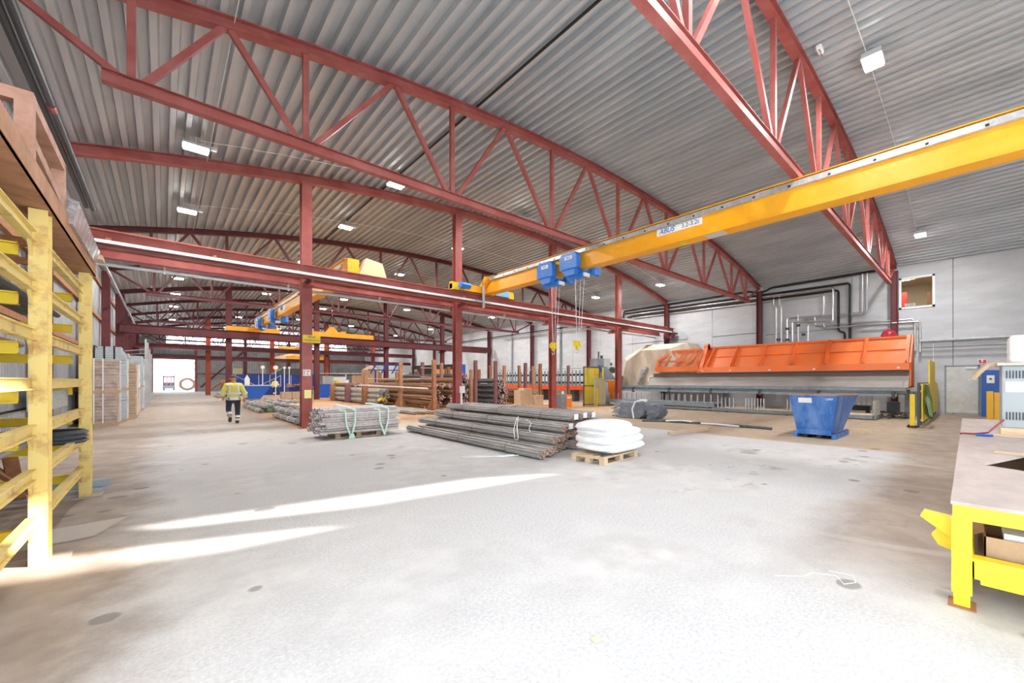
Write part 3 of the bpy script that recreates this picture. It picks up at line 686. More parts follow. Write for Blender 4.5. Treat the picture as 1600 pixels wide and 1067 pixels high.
for i, (x, y0, y1, z) in enumerate([(3.6, 47.5, 53, 0), (4.0, 47.3, 53, 0), (4.4, 47.5, 53, 0), (3.8, 47.6, 53, .2), (4.2, 47.4, 53, .2), (4.0, 47.5, 53, .4)]):
    bundle('rebar_bundle', 'distant grey bar bundle behind the walking person, %s of the small heap' % ORD[i], x, y0, y1, z, n=19, br=.022, straps=1, seed=80+i, ends=GALV, group='distant bar heap')
for i, (x, y0, y1, z) in enumerate([(6.2, 33.5, 38, 0), (6.6, 33.3, 38.5, 0), (7.0, 34, 39, 0), (5.9, 36, 41, .0)]):
    bundle('rebar_bundle', 'pale strapped bar bundle on the rusty floor behind the aisle bundles, %s one' % ORD[i], x, y0, y1, z, n=19, br=.02, straps=4, strapm=WHT, seed=90+i, ends=GALV, group='bundles on the rusty floor')
# ------------------------------------------------------------------ bar racks in the middle: stanchions and stored bars
def stanchion(x, y, h, i, m, s=.16):
    b = MB(); b.hsec((x, y, 0), (x, y, h), s, s, .016, .012, up=(0, 1, 0)); b.box(x-s, x+s, y-s, y+s, 0, .02)
    return b
tall = [(12.87, 24.5, 2.74), (14.2, 26.0, 2.55), (12.78, 20.3, 2.75), (13.53, 22.0, 2.28), (16.65, 24.5, 2.67), (14.16, 20.3, 2.76), (15.7, 21.5, 2.56), (18.87, 24.0, 2.71), (16.48, 20.3, 2.72), (20.24, 24.0, 2.7),
        (17.73, 20.3, 2.71), (21.08, 21.0, 2.69), (11.97, 36.0, 2.25), (13.21, 36.0, 2.27), (13.52, 33.0, 2.13), (15.02, 33.0, 2.52), (17.61, 40.0, 2.39), (13.76, 30.0, 2.29), (11.6, 28.5, 2.2), (15.3, 28.4, 2.5), (11.57, 24.5, 2.74), (16.9, 29, 2.4), (18.6, 29, 2.5)]
for i, (x, y, h) in enumerate(tall):
    m = (RUSTL, RUST, mat('plum_primer', (.25, .12, .12), .6))[i % 3]
    side = 'counted from the left'
    o = single('steel_stanchion', stanchion(x, y, h, i, m, .17 if y < 28 else .2), m, 'rusty upright stanchion of the bar racks, about %s metres tall, at rack position %s' % ('two and a half' if h > 2.4 else 'two', 'between bays %d and %d' % (i+1, i+2)), 'stanchion', group='rack stanchions')
    o['label'] = 'rusty upright steel stanchion holding stored bars, one of the tall ones in the middle racks'
for i, (x, y, h, m, n) in enumerate([(9.42, 35.5, 1.25, RUST, 'brown, farthest'), (9.37, 31.7, 1.25, mat('plum_primer', (.25, .12, .12)), 'brown, middle'), (9.44, 28.4, 1.25, RUST, 'brown, nearest'), (12.26, 32.7, 1.15, mat('magenta_primer', (.38, .06, .10), .6), 'magenta-red')]):
    single('steel_stanchion', stanchion(x, y, h, i, m, .3), m, 'short thick %s stanchion beside the low bar racks' % n, 'stanchion')
# two footed frames with rungs at the front of the racks
for i, (x, y, l) in enumerate(((10.23, 20.3, 'right and nearer one'), (10.19, 24.5, 'left one'))):
    t = TH('rack_frame', 'tall rusty rack post with a triangular foot, '+l, 'rack', (x, y, 0))
    b = MB(); b.hsec((x, y, 0), (x, y, 2.7), .19, .19, .018, .012, up=(0, 1, 0)); t.part('post', b, RUSTL)
    b = MB(); b.prism([(x-.42, 0), (x+.42, 0), (x+.1, .62), (x-.1, .62)], y-.02, y+.02, 'y'); b.box(x-.5, x+.5, y-.1, y+.1, 0, .04); t.part('foot', b, RUST)
    if i == 0:
        for z in (.55, 1.25, 1.75, 2.25): b = MB(); b.tube([(x, y, z), (x, y+1.6, z+.05)], .03, 6); t.part('rung', b, RUSTL)
b = MB(); b.tube([(10.0, 20.5, 1.15), (10.0, 24.6, 1.2), (9.9, 31, 1.25)], .05, 8); single('steel_tube', b, REBG, 'long grey tube resting across the front rack posts', 'tube')
b = MB(); b.tube([(10.3, 20.2, 1.7), (10.2, 24.5, 1.68), (10.2, 30, 1.72)], .015, 5); b.tube([(10.3, 20.2, .75), (10.2, 24.5, .72)], .012, 5)
single('steel_wire', b, REBG, 'thin wire stretched between the front rack posts', 'wire')
kk = 0
bays = [(10.85, 20.9, 31.5, .15, 4, REBR), (11.9, 20.7, 32, .15, 5, REBR), (13.5, 22.7, 32, .1, 6, REBL), (14.95, 20.4, 32, .1, 5, REBL), (17.1, 21.0, 31, .1, 3, REBR), (9.85, 26.2, 37, .1, 3, REB), (10.6, 33.0, 39, .1, 4, REBR), (12.6, 33.5, 40, .1, 3, REBR), (18.2, 21, 30, .1, 2, REBR)]
wt = mat('painted_ends', (.62, .25, .25), .7, col2=(.9, .88, .85), scale=30, lo=.45, hi=.55)
for bi, (x, y0, y1, z, nl, m) in enumerate(bays):
    zz = z
    for l in range(nl):
        w = 2
        for c in range(w):
            kk += 1
            xx = x+(c-(w-1)/2)*.36
            t, H = bundle('rebar_bundle', '%s bar bundle stored in the middle racks, %s layer up' % ({REBR: 'rusty brown', REBL: 'dark grey'}.get(m, 'grey'), ORD[l]), xx, y0+random.uniform(-.2, .35), y1+random.uniform(-.6, .3), zz, n=19, br=.033,
                   m=m, straps=0, seed=100+kk, group='%s bundles stored in the middle racks, layer %d' % ({REBR: 'rusty', REBL: 'dark'}.get(m, 'grey'), l+1), rz_=random.uniform(-.01, .01), ends=wt if m is not REB else GALV, jit=.3)
        zz += .325
    b = MB(); b.box(x-.35, x+.35, y0+1, y0+1.15, 0, z); b.box(x-.35, x+.35, y1-1.2, y1-1.05, 0, z)
    single('timber_bearer', b, WOOD, 'timber bearers under the %s stack of stored bars in the middle racks' % ORD[bi], 'timber')
for i, (x, y0, y1) in enumerate(((8.3, 18.2, 24.5), (8.65, 18.0, 24.8), (9.0, 17.8, 24.3))):
    bundle('rebar_bundle', 'flat dark bar bundle on the floor in front of the rack frames, %s one' % ORD[i], x, y0, y1, 0, n=12, br=.022, m=REB, straps=1, seed=300+i, group='flat bundles before the racks')
b = MB()
for k in range(7): b.tube([(9.5+.07*k, 26.0, .35+.06*(k % 3)), (9.5+.07*k, 26.3, .35+.06*(k % 3))], .045, 8)
single('yellow_bar_ends', b, YEL2, 'yellow painted bar ends at the low rack', 'bar ends')
# cardboard boxes and small machines near the third column
for i, (x0, x1, y0, y1, z0, z1, l) in enumerate(((14.95, 15.5, 18.9, 19.5, .12, 1.0, 'tall left one'), (15.5, 15.95, 18.9, 19.4, .12, .68, 'middle one'), (15.3, 15.95, 19.0, 19.5, .72, 1.12, 'upper one'), (15.97, 16.6, 18.7, 19.3, .12, .68, 'right one'))):
    b = MB(); b.box(x0, x1, y0, y1, z0 if z0 != .72 else .70, z1); b.box((x0+x1)/2-.03, (x0+x1)/2+.03, y0-.002, y1, z1, z1+.003)
    single('cardboard_box', b, CARDL, 'light cardboard box stacked beside the third near column, '+l, 'box')
b = MB(); b.box(14.8, 17.6, 18.6, 19.7, 0, .12); single('board_base', b, WOODL, 'low timber board under the cardboard boxes', 'timber')
t = TH('floor_cabinet', 'small grey and orange floor cabinet right of the third near column', 'cabinet', (15.5, 15.9, 0))
b = MB(); b.box(15.25, 15.6, 15.7, 16.1, 0, .85); t.part('body', b, MGR)
b = MB(); b.box(15.62, 16.05, 15.7, 16.1, .12, .8); t.part('orange_box', b, mat('vivid_orange', (.95, .25, .02), .5), label='orange box')
b = MB(); b.tube([(15.4, 15.8, .85), (15.4, 15.8, 1.0)], .04, 8); b.tube([(15.52, 15.85, .85), (15.52, 15.85, 1.0)], .04, 8); t.part('bottles', b, WHT)
b = MB(); b.box(15.68, 16.0, 15.69, 15.7, .6, .7); t.part('label_plate', b, WHT)
# floor bits
single('coil_bundle', MB().tube([(13.2, 9.1, .02), (13.6, 8.5, .05), (13.9, 6.8, .04), (13.95, 5.2, .05), (13.9, 4.6, .04)], .05, 6), REBL, 'long dark hose-like bar lying on the floor left of the blue skip', 'bar')
b = MB(); b.tube([(13.8, 5.6, .04), (13.7, 6.3, .07), (13.85, 7.0, .04), (13.75, 7.7, .09), (13.6, 8.3, .06)], .035, 6); single('strap_end', b, WHT, 'white strap lying along the dark bar on the floor', 'strap')
b = MB(); b.bar((10.45, 6.27, .05), (12.3, 6.0, .05), .1, .1); single('timber_beam', b, WOODL, 'squared timber lying on the floor in front of the bar left of the blue skip', 'timber')
b = MB(); b.bar((14.6, 2.7, .07), (15.0, 2.2, .07), .14, .14); single('timber_beam', b, WOODL, 'short squared timber behind the blue skip', 'timber')
# rounded stack of bent bars (grey stirrups) with white strap
for i, (y0, y1, h, l) in enumerate(((9.55, 11.25, .72, 'larger left one'), (8.85, 9.45, .66, 'smaller right one'))):
    t = TH('bent_bar_stack', 'stack of bent dark grey bars on the floor, '+l, 'bent bars', (14.4, (y0+y1)/2, 0))
    b = MB()
    for k in range(15):
        z = .03+k*(h-.05)/15; ph_ = k/14*PI
        for j in range(6):
            yr = y0+.30*(1-math.sin(ph_*.9+.2)); zl = .03+(h-.12)*(k/14)**1.3*(.55+.45*(j % 2))
            b.tube([(13.95+j*.13, y1-.25+.22*math.sin(k*1.1+j), zl+.03), (13.95+j*.13, (y0+y1)/2+.2, z), (14.0+j*.13, yr+.12, z+.01), (14.0+j*.13, yr, z-.005)], .021, 5)
    t.part('bars', b, mat('blue_grey_bar', (.20, .22, .26), .5, .15, col2=(.30, .33, .38), scale=8))
    if i == 0:
        b = MB(); b.tube([(13.9, 10.0, .02), (13.85, 10.05, .4), (13.92, 9.95, .70), (14.2, 9.7, .78), (14.3, 9.6, .76)], .035, 6); b.tube([(13.92, 9.95, .7), (13.95, 9.7, .80), (14.1, 9.5, .72)], .03, 6); t.part('strap', b, WHT)
# ------------------------------------------------------------------ blue tipping skip
t = TH('tipping_skip', 'blue steel tipping skip with worn paint standing on the pale slab', 'skip', (13.6, 3.13, 0))
def loft(b, lo, hi, th=0, mi=0): b.add(lo+hi, [(0, 1, 5, 4), (1, 2, 6, 5), (2, 3, 7, 6), (3, 0, 4, 7)], mi)
b = MB(); lo = [(12.86, 3.58, .16), (12.86, 2.72, .16), (14.2, 2.72, .16), (14.2, 3.58, .16)]; hi = [(12.62, 3.72, 1.2), (12.62, 2.55, 1.2), (15.05, 2.5, 1.16), (15.05, 3.72, 1.16)]
loft(b, lo, hi); b.add(lo, [(0, 1, 2, 3)])
lo2 = [(12.9, 3.54, .2), (12.9, 2.76, .2), (14.16, 2.76, .2), (14.16, 3.54, .2)]; hi2 = [(12.66, 3.68, 1.2), (12.66, 2.59, 1.2), (15.0, 2.54, 1.16), (15.0, 3.68, 1.16)]
loft(b, lo2, hi2); b.add(lo2, [(0, 1, 2, 3)]); b.add(hi+hi2, [(0, 1, 5, 4), (1, 2, 6, 5), (2, 3, 7, 6), (3, 0, 4, 7)]); t.part('tub', b, SKIP)
b = MB(); P4 = hi+[hi[0]]
for p, q in zip(P4[:-1], P4[1:]): b.bar(p, q, .05, .03)
t.part('rim', b, RUSTL, label='rusty rim')
b = MB(); b.box(12.78, 12.84, 2.72, 3.58, .1, .24); b.box(12.8, 14.4, 2.62, 2.72, .0, .14); b.box(12.8, 14.4, 3.55, 3.65, 0, .14); t.part('sled_frame', b, SKIP)
for y in (2.95, 3.3): b = MB(); b.box(12.8, 14.3, y, y+.12, .02, .12); t.part('fork_pocket', b, BLK)
b = MB(); b.add([(12.63, 3.48, 1.12), (12.63, 3.15, 1.12), (12.665, 3.15, .98), (12.665, 3.48, .98)], [(0, 1, 2, 3)]); q = t.part('sticker', b, WHT, label='torn white sticker'); q.location.x -= .012
tx = text('12004', 'lettering', .075, WHT, (12.625, 2.72, 1.10), FACE_NX); tx.parent = t.o; tx.location = Vector((12.61, 2.74, 1.09))-t.loc
# ------------------------------------------------------------------ bending machine along the right wall
t = TH('bar_bending_machine', 'huge grey and orange bar bending machine standing along the concrete wall', 'machine', (22.5, 9, 0))
Y0, Y1 = 1.95, 11.1
A = Vector((22.0, 0, 2.30)); B = Vector((23.0, 0, 3.5)); nrm = Vector((-(B.z-A.z), 0, (B.x-A.x))).normalized()
def hoodpt(y, s, off=0): p = A+(B-A)*s+nrm*off; return (p.x, y, p.z)
b = MB(); b.add([hoodpt(Y0, 0), hoodpt(Y1, 0), hoodpt(Y1, 1), hoodpt(Y0, 1), hoodpt(Y0, 0, -.06), hoodpt(Y1, 0, -.06), hoodpt(Y1, 1, -.06), hoodpt(Y0, 1, -.06)],
                [(0, 1, 2, 3), (7, 6, 5, 4), (0, 4, 5, 1), (1, 5, 6, 2), (2, 6, 7, 3), (3, 7, 4, 0)]); t.part('hood_panel', b, MORG)
for y in (2.0, 3.47, 4.92, 6.38, 7.85, 9.35, 10.7):
    b = MB(); b.bar(hoodpt(y, 0, .05), hoodpt(y, 1, .05), .13, .12, up=nrm); b.bar(hoodpt(y, 0, .12), hoodpt(y, 1, .02), .03, .22, up=nrm); t.part('hood_rib', b, MORG)
b = MB(); b.bar(hoodpt(Y0, .52, .02), hoodpt(Y1, .52, .02), .03, .05, up=nrm); t.part('seam_rail', b, MORG)
b = MB(); b.bar(hoodpt(Y0-.05, 1, .02), hoodpt(Y1, 1, .02), .16, .1); t.part('top_rim', b, MORG)
b = MB(); b.prism([(21.86, 2.04), (22.12, 2.04), (22.12, 2.34), (21.92, 2.34)], Y0-.05, 11.3, 'y'); t.part('lower_beam', b, MORG)
for y in (2.2, 5.3, 7.3, 9.3, 10.9): b = MB(); b.box(21.83, 21.86, y, y+.09, 2.1, 2.16); t.part('bracket', b, WHT)
b = MB(); b.prism([(21.95, 1.35), (22.1, 2.04), (22.02, 2.34), (23.0, 3.56), (23.25, 3.5), (23.0, 1.35)], Y0-.1, Y0-.04, 'y'); t.part('end_plate', b, MORG)
b = MB(); b.prism([(23.0, 1.3), (23.25, 3.5), (23.4, 3.4), (23.3, 1.3)], Y0-.1, Y0+.05, 'y'); t.part('end_frame', b, MGR)
# hinged lattice flap
b = MB(); X = 22.0
b.box(X-.15, X+.05, 11.2, 14.1, 2.12, 2.42)
b.bar((X, 14.0, 2.4), (X+.1, 14.0, 2.85), .14, .14); b.bar((X+.1, 14.0, 2.85), (X+.4, 13.1, 3.38), .14, .14); b.bar((X+.4, 13.2, 3.38), (X+.4, 11.3, 3.42), .14, .12)
for ya in (13.75, 13.0, 12.3, 11.6): b.bar((X+.05, ya, 2.4), (X+.38, ya-.75 if ya > 11.7 else 11.3, 3.36), .1, .08)
b.bar((X+.2, 13.8, 2.78), (X+.2, 11.3, 2.82), .05, .05)
t.part('lattice_flap', b, MORG)
b = MB(); b.add([(X+.3, 14.0, 2.4), (X+.3, 11.2, 2.4), (X+.55, 11.2, 3.4), (X+.55, 13.1, 3.38), (X+.35, 13.95, 2.85)], [(0, 1, 2, 3, 4)]); t.part('flap_backing', b, mat('dull_orange', (.68, .30, .14), .6))
b = MB(); b.bar((X-.05, 11.1, 2.05), (X+.85, 11.1, 3.62), .3, .2, up=(0, 1, 0)); b.tube([(X+.8, 11.0, 3.58), (X+.8, 11.25, 3.58)], .18, 14); t.part('hinge_post', b, MORG, smooth=False)
# trough below
TR = mat('trough_steel', (.36, .335, .31), .55, .1, col2=(.27, .24, .215), scale=1.3, stretch=(1, .3, 1))
b = MB(); b.prism([(22.2, 2.04), (22.05, 1.78), (21.95, 1.78), (21.55, 1.30), (21.7, 1.28), (22.9, 1.28), (23.0, 2.04)], Y0-.05, 14.4, 'y'); t.part('trough', b, TR)
b = MB(); b.box(22.0, 22.12, Y0, 14.3, 1.80, 2.03); t.part('recess_strip', b, mat('recess_brown', (.13, .10, .085), .7))
b = MB(); b.box(21.42, 21.6, Y0, 16.6, 1.16, 1.29); b.box(21.5, 21.62, Y0, 16.6, 1.06, 1.16); b.box(21.4, 21.58, Y0+.3, 16.4, .92, 1.04); b.box(21.7, 22.9, Y0, 16.6, 1.0, 1.2); t.part('support_rail', b, MGR)
for y in (2.3, 5.0, 7.6, 10.2, 12.8, 15.4): b = MB(); b.box(21.38, 21.5, y, y+.12, .86, 1.14); b.tube([(21.36, y+.06, 1.02), (21.42, y+.06, 1.02)], .06, 10); t.part('roller_bracket', b, DKG)
for x, y in ((22.35, 1.95), (24.0, 1.95), (23.8, 6.2), (23.8, 10.5), (23.8, 14.8)):
    b = MB(); b.box(x, x+.35, y-.14, y+.14, 0, 1.1); t.part('leg', b, MGR)
# faceted cream drum housing
b = MB(); fr = [(17.1, 1.2), (16.6, 2.9), (15.4, 3.55), (13.4, 3.55), (12.9, 2.9), (12.9, 1.2)]; bk = [(17.9, 1.1), (17.7, 3.2), (15.9, 4.02), (12.8, 3.98), (12.35, 3.4), (12.35, 1.2)]
vs = [(22.25, y, z) for y, z in fr]+[(23.5, y, z) for y, z in bk]+[(25.0, y, z) for y, z in bk]; n = 6
b.add(vs, [tuple(range(6)), tuple(reversed(range(12, 18)))]+[(i, (i+1) % n, n+(i+1) % n, n+i) for i in range(n)]+[(n+i, n+(i+1) % n, 2*n+(i+1) % n, 2*n+i) for i in range(n)])
t.part('drum_housing', b, CREAM)
b = MB(); b.bar((22.1, 15.6, 1.35), (22.1, 15.0, 2.35), .14, .12); b.tube([(22.15, 15.1, 2.2), (21.95, 15.1, 2.2)], .16, 12); b.tube([(22.15, 15.2, 1.9), (21.9, 15.2, 1.9)], .12, 12); b.tube([(22.2, 14.9, 2.4), (22.0, 14.9, 2.4)], .1, 10); t.part('bending_head', b, GALV, smooth=True)
b = MB(); b.tube([(22.15, 14.55+.25*math.cos(a), 1.65+.22*math.sin(a)) for a in [2*PI*k/16 for k in range(16)]], .03, 6, closed=True); b.box(22.1, 22.18, 14.3, 14.8, 1.62, 1.68); t.part('hand_wheel', b, WHT, smooth=True)
b = MB(); b.add([(21.9, 17.9, .9), (21.9, 16.9, 1.9), (22.4, 16.9, 1.9), (22.4, 17.9, .9), (21.9, 16.9, .9), (22.4, 16.9, .9)], [(0, 4, 1), (3, 2, 5), (0, 1, 2, 3), (0, 3, 5, 4), (1, 4, 5, 2)]); t.part('chute', b, MGR)
bm = bmesh.new(); bmesh.ops.create_uvsphere(bm, u_segments=20, v_segments=12, radius=.32); me = bpy.data.meshes.new('pressure_vessel'); bm.to_mesh(me); bm.free(); me.materials.append(mat('vessel_red', (.45, .02, .04), .35)); me.polygons.foreach_set('use_smooth', [True]*len(me.polygons))
o = bpy.data.objects.new('expansion_vessel', me); COL.objects.link(o); o.location = (25.62, 3.0, 3.82); tag(o, 'dark red round expansion vessel above the machine', 'vessel')
# conveyor tables with pins in front
t = TH('roller_conveyor', 'long low grey conveyor table with rows of upright steel pins below the bending machine', 'conveyor', (20.6, 10, 0))
b = MB(); b.box(20.2, 20.3, 9.5, 16.8, .2, .42); b.box(21.3, 21.4, 9.5, 16.8, .2, .42); b.box(20.22, 21.4, 9.5, 16.8, .36, .40); b.box(20.2, 20.26, 9.6, 16.8, .04, .14); t.part('upper_frame', b, MGR)
b = MB(); b.box(20.2, 20.3, 2.84, 9.6, .03, .18); b.box(21.6, 21.7, 2.84, 9.6, .03, .18); b.box(20.2, 21.7, 2.75, 2.87, .03, .2); t.part('lower_frame', b, MGR)
b = MB(); b.box(20.3, 21.6, 2.9, 9.5, .12, .19); t.part('timber_deck', b, WOODL)
for y in (3.2, 6.0, 8.8, 9.7, 13, 16.5): b = MB(); b.box(20.24, 20.34, y, y+.1, 0, .05 if y < 9.6 else .2); t.part('foot', b, DKG)
pins = []
for g in ([(20.28+.22*k, 2.85) for k in range(7)], [(20.25, 5.75+.14*k) for k in range(3)], [(20.25, 7.05+.14*k) for k in range(7)], [(20.25, 8.5+.2*k) for k in range(5)]):
    for x, y in g: pins.append((x, y, .15, .73 if y > 3 else .78))
for k in range(19): pins.append((20.3, 9.7+k*.38, .4, .82)); pins.append((21.3, 9.8+k*.38, .4, .82))
for x, y, z0, z1 in pins: b = MB(); b.tube([(x, y, z0), (x, y, z1)], .032, 8); t.part('pin', b, GALV, smooth=True)
t = TH('galvanised_trolley', 'small galvanised barred trolley under the right end of the bending machine', 'trolley', (23.6, 4.0, 0))
b = MB(); b.box(23.2, 24.0, 3.3, 5.4, .42, .47); b.box(23.2, 23.26, 3.3, 5.4, .88, .94)
for k in range(11): b.box(23.2, 23.25, 3.3+.205*k, 3.35+.205*k, .45, .9)
t.part('frame', b, GALV)
b = MB(); b.tube([(23.3, 4.6, .1), (23.4, 4.6, .1)], .1, 12); b.tube([(23.3, 3.5, .1), (23.4, 3.5, .1)], .1, 12); b.box(23.3, 23.9, 3.45, 5.2, .18, .42); t.part('undercarriage', b, DKG)
b = MB(); b.box(24.9, 25.5, 2.55, 3.0, 0, .55); single('plastic_bin', b, DKG, 'dark plastic bin standing by the wall column behind the machine', 'bin')
t = TH('scrap_heap', 'dark heap of steel offcuts on the floor by the right leg of the machine', 'scrap', (22.6, 2.3, 0)); rnd = random.Random(5)
b = MB()
for k in range(40):
    x = 22.2+rnd.gauss(0, .3); y = 2.45+rnd.gauss(0, .25); z = .03+rnd.random()*.22; a = rnd.random()*3; b.bar((x, y, z), (x+.25*math.cos(a), y+.25*math.sin(a), z+rnd.uniform(-.03, .06)), .06, .03)
t.part('offcuts', b, REBL)

# ------------------------------------------------------------------ pipes on the right wall
PXX = 26.22
def pipe(lab, pts, r, m, nm='wall_pipe', x=PXX): 
    b = MB(); P = [(x, y, z) for y, z in pts]; Q = [Vector(P[0])]
    for i in range(1, len(P)-1):
        p, c, q = Vector(P[i-1]), Vector(P[i]), Vector(P[i+1]); d1 = (p-c).normalized(); d2 = (q-c).normalized(); rr = min(.12, (p-c).length*.4, (q-c).length*.4)
        Q += [c+d1*rr, c+d1*rr*.3+d2*rr*.3, c+d2*rr]
    Q.append(Vector(P[-1])); b.tube(Q, r, 10); return single(nm, b, m, lab, 'pipe', smooth=True)
pipe('shiny wall pipe, left one of the pair dropping behind the machine', [(8.56, 6.66), (8.56, 6.15), (8.42, 6.0), (8.42, 1.5)], .045, CHROME)
pipe('shiny wall pipe, right one of the pair dropping behind the machine', [(8.24, 6.66), (8.24, 6.15), (8.13, 6.0), (8.13, 1.5)], .045, CHROME)
pipe('long shiny pipe turning down into the valve group on the wall', [(19.0, 6.5), (5.93, 6.42), (5.93, 5.24), (7.8, 5.28), (7.8, 1.5)], .05, CHROME)
pipe('long shiny pipe on the wall with the larger loop', [(19.3, 6.78), (5.47, 6.70), (5.47, 4.84), (7.5, 5.02), (7.5, 1.5)], .055, CHROME, x=26.16)
pipe('black wall pipe, inner one of the two', [(19.5, 6.62), (5.24, 6.54), (5.24, 4.27), (4.95, 4.22), (4.95, 2)], .06, BLK)
pipe('black wall pipe, outer one with the highest bend', [(19.7, 6.92), (4.72, 6.84), (4.72, 2)], .06, BLK)
pipe('black pipe running just under the ceiling along the concrete wall', [(19.9, 6.6), (19.8, 7.15), (10.0, 7.2), (9.6, 7.05), (9.1, 7.05), (8.7, 7.22), (3.4, 7.28)], .06, BLK)
pipe('thin pipe falling from the ceiling, left one of the pair', [(4.17, 7.25), (4.17, 5.12), (6.9, 5.12)], .032, CHROME)
pipe('thin pipe falling from the ceiling, right one of the pair', [(3.97, 7.25), (3.97, 5.2), (6.9, 5.22)], .032, CHROME)
pipe('short shiny pipe with a valve, nearer one in the valve group', [(7.22, 5.4), (7.22, 1.5)], .045, CHROME)
pipe('short shiny pipe at the right of the valve group', [(6.71, 1.5), (6.71, 4.82), (6.36, 4.85), (6.36, 5.16)], .045, CHROME)
pipe('shiny pipe along the wall ending in a drop right of the machine, upper one', [(6.36, 5.1), (6.36, 4.68), (2.06, 4.62), (2.06, 3.04)], .05, CHROME)
pipe('shiny pipe along the wall ending in a drop right of the machine, lower one', [(5.9, 4.75), (5.9, 4.5), (1.86, 4.48), (1.86, 2.98)], .05, CHROME, x=26.1)
for i, (y, z) in enumerate(((7.8, 4.65), (7.22, 4.8), (8.3, 4.05), (6.95, 4.25), (7.8, 4.0))):
    b = MB(); b.tube([(PXX-.02, y-.09, z), (PXX-.02, y+.09, z)], .075, 10); b.tube([(PXX-.05, y, z), (PXX-.16, y, z)], .03, 8); b.tube([(PXX-.16, y, z), (PXX-.18, y, z)], .07, 10)
    single('pipe_valve', b, DKG, 'dark pipe valve in the wall pipe group, '+('on the leftmost short pipe', 'on the tall middle pipe', 'beside the pair of drop pipes', 'on the cross pipe', 'lowest on the leftmost short pipe')[i], 'valve')
for k, (y0, y1, z) in enumerate(((19.5, 14.3, 4.5), (12.5, 9.6, 4.55), (9.1, 5.3, 4.4))):
    b = MB(); b.tube([(26.36, y0, z), (26.36, (y0+y1)/2, z+.02), (26.36, y1, z+.03)], .012, 5); single('wall_wire', b, DKG, 'thin wire fixed along the concrete wall, %s stretch from the left' % ORD[k], 'wire')
# far part of the right wall: long pipes
b = MB(); b.tube([(26.1, 20.5, 6.5), (26.1, 50, 6.3)], .05, 8); single('wall_pipe', b, BLK, 'dark pipe high on the far part of the concrete wall', 'pipe')
b = MB(); b.tube([(26.1, 20.5, 6.3), (26.1, 36, 6.2)], .04, 8); b.tube([(26.1, 20.5, 6.15), (26.1, 36, 6.05)], .04, 8); single('wall_pipe', b, GALV, 'pair of pale pipes high on the far part of the concrete wall', 'pipe')
for i, y in enumerate((20.2, 27.2, 34.6)):
    b = MB(); b.tube([(26.25, y, 0), (26.25, y, 6.8)], .09, 8); single('downpipe', b, DKG if i == 0 else MGR, 'dark vertical downpipe on the concrete wall, %s beyond the nearest crane row' % ORD[i], 'pipe')
# ------------------------------------------------------------------ office window, door and wall things
w = MB(); w0, w1, z0, z1 = 1.34, 2.68, 5.17, 6.74
for a in ((w0, w1, z0, z0+.09), (w0, w1, z1-.09, z1), (w0, w0+.09, z0, z1), (w1-.09, w1, z0, z1)): w.box(XR-.05, XR+.12, a[0], a[1], a[2], a[3])
wf = struct('window_2', w, WHT, 'white framed office window high in the concrete wall')
g = MB(); g.box(XR+.03, XR+.045, w0+.08, w1-.08, z0+.08, z1-.08); g.build('pane', GLASS, wf)
b = MB(); b.box(XR+.25, XR+4.2, -1.5, 5.0, 7.0, 7.1); b.box(XR+.25, XR+4.2, -1.5, 5.0, 4.0, 4.1); b.box(XR+4.1, XR+4.2, -1.5, 5, 4, 7); b.box(XR+.25, XR+4.2, -1.6, -1.5, 4, 7); b.box(XR+.25, XR+4.2, 5, 5.1, 4, 7)
struct('wall_office', b, mat('office_wall', (.62, .52, .38), .8))
b = MB(); b.box(XR+1.2, XR+1.8, 2.2, 3.2, 6.96, 6.99); ol = tag(b.build('office_lamp', TLED), 'square ceiling lamp glowing inside the office window', 'lamp')
l2 = bpy.data.lights.new('office_light', 'AREA'); l2.size = .6; l2.energy = 55; l2.color = (1, .9, .75); l2o = bpy.data.objects.new('office_light', l2); COL.objects.link(l2o); l2o.parent = ol; l2o.location = (XR+1.5, 2.7, 6.94)
b = MB(); b.box(XR+2.0, XR+2.1, 2.55, 3.3, 4.1, 6.35); single('red_door_leaf', b, mat('office_red', (.45, .03, .02), .5), 'red panel seen through the office window', 'panel')
b = MB(); b.box(XR+2.0, XR+2.12, 3.3, 4.4, 4.1, 6.35); single('dark_curtain', b, DKG, 'dark curtain left of the red panel inside the office', 'curtain')
b = MB(); b.box(XR+2.0, XR+2.1, .6, 1.75, 4.1, 6.2); single('brown_cabinet', b, mat('office_brown', (.30, .16, .09), .6), 'brown cabinet seen through the right of the office window', 'cabinet')
b = MB(); b.box(XR+.4, XR+.7, 2.1, 2.5, 4.1, 5.5); single('office_monitor', b, WHT, 'pale monitor behind the lower left of the office window', 'monitor')
b = MB(); b.box(XR-.04, XR, -.12, .94, .08, 2.24); dd = struct('door_2', b, DOORM, 'pale grey steel door with worn yellowish patch')
b = MB(); b.box(XR-.05, XR, .94, 1.0, 0, 2.3); b.box(XR-.05, XR, -.18, -.12, 0, 2.3); b.box(XR-.05, XR, -.18, 1.0, 2.24, 2.3); b.build('door_frame', MGR, dd)
b = MB(); b.box(XR-.09, XR-.04, -.05-.02, .3, 2.14, 2.22); b.build('door_closer', WHT, dd)
b = MB(); b.tube([(XR-.04, .86, 1.08), (XR-.09, .86, 1.08), (XR-.09, .74, 1.06)], .013, 6); b.box(XR-.05, XR-.04, .83, .89, 1.18, 1.24); b.build('door_handle', GALV, dd)
t = TH('exit_sign', 'small red and white pictogram sign above the right of the pale door', 'sign', (XR, -.26, 2.36))
b = MB(); b.box(XR-.02, XR, -.40, -.12, 2.36, 2.56); t.part('board', b, WHT)
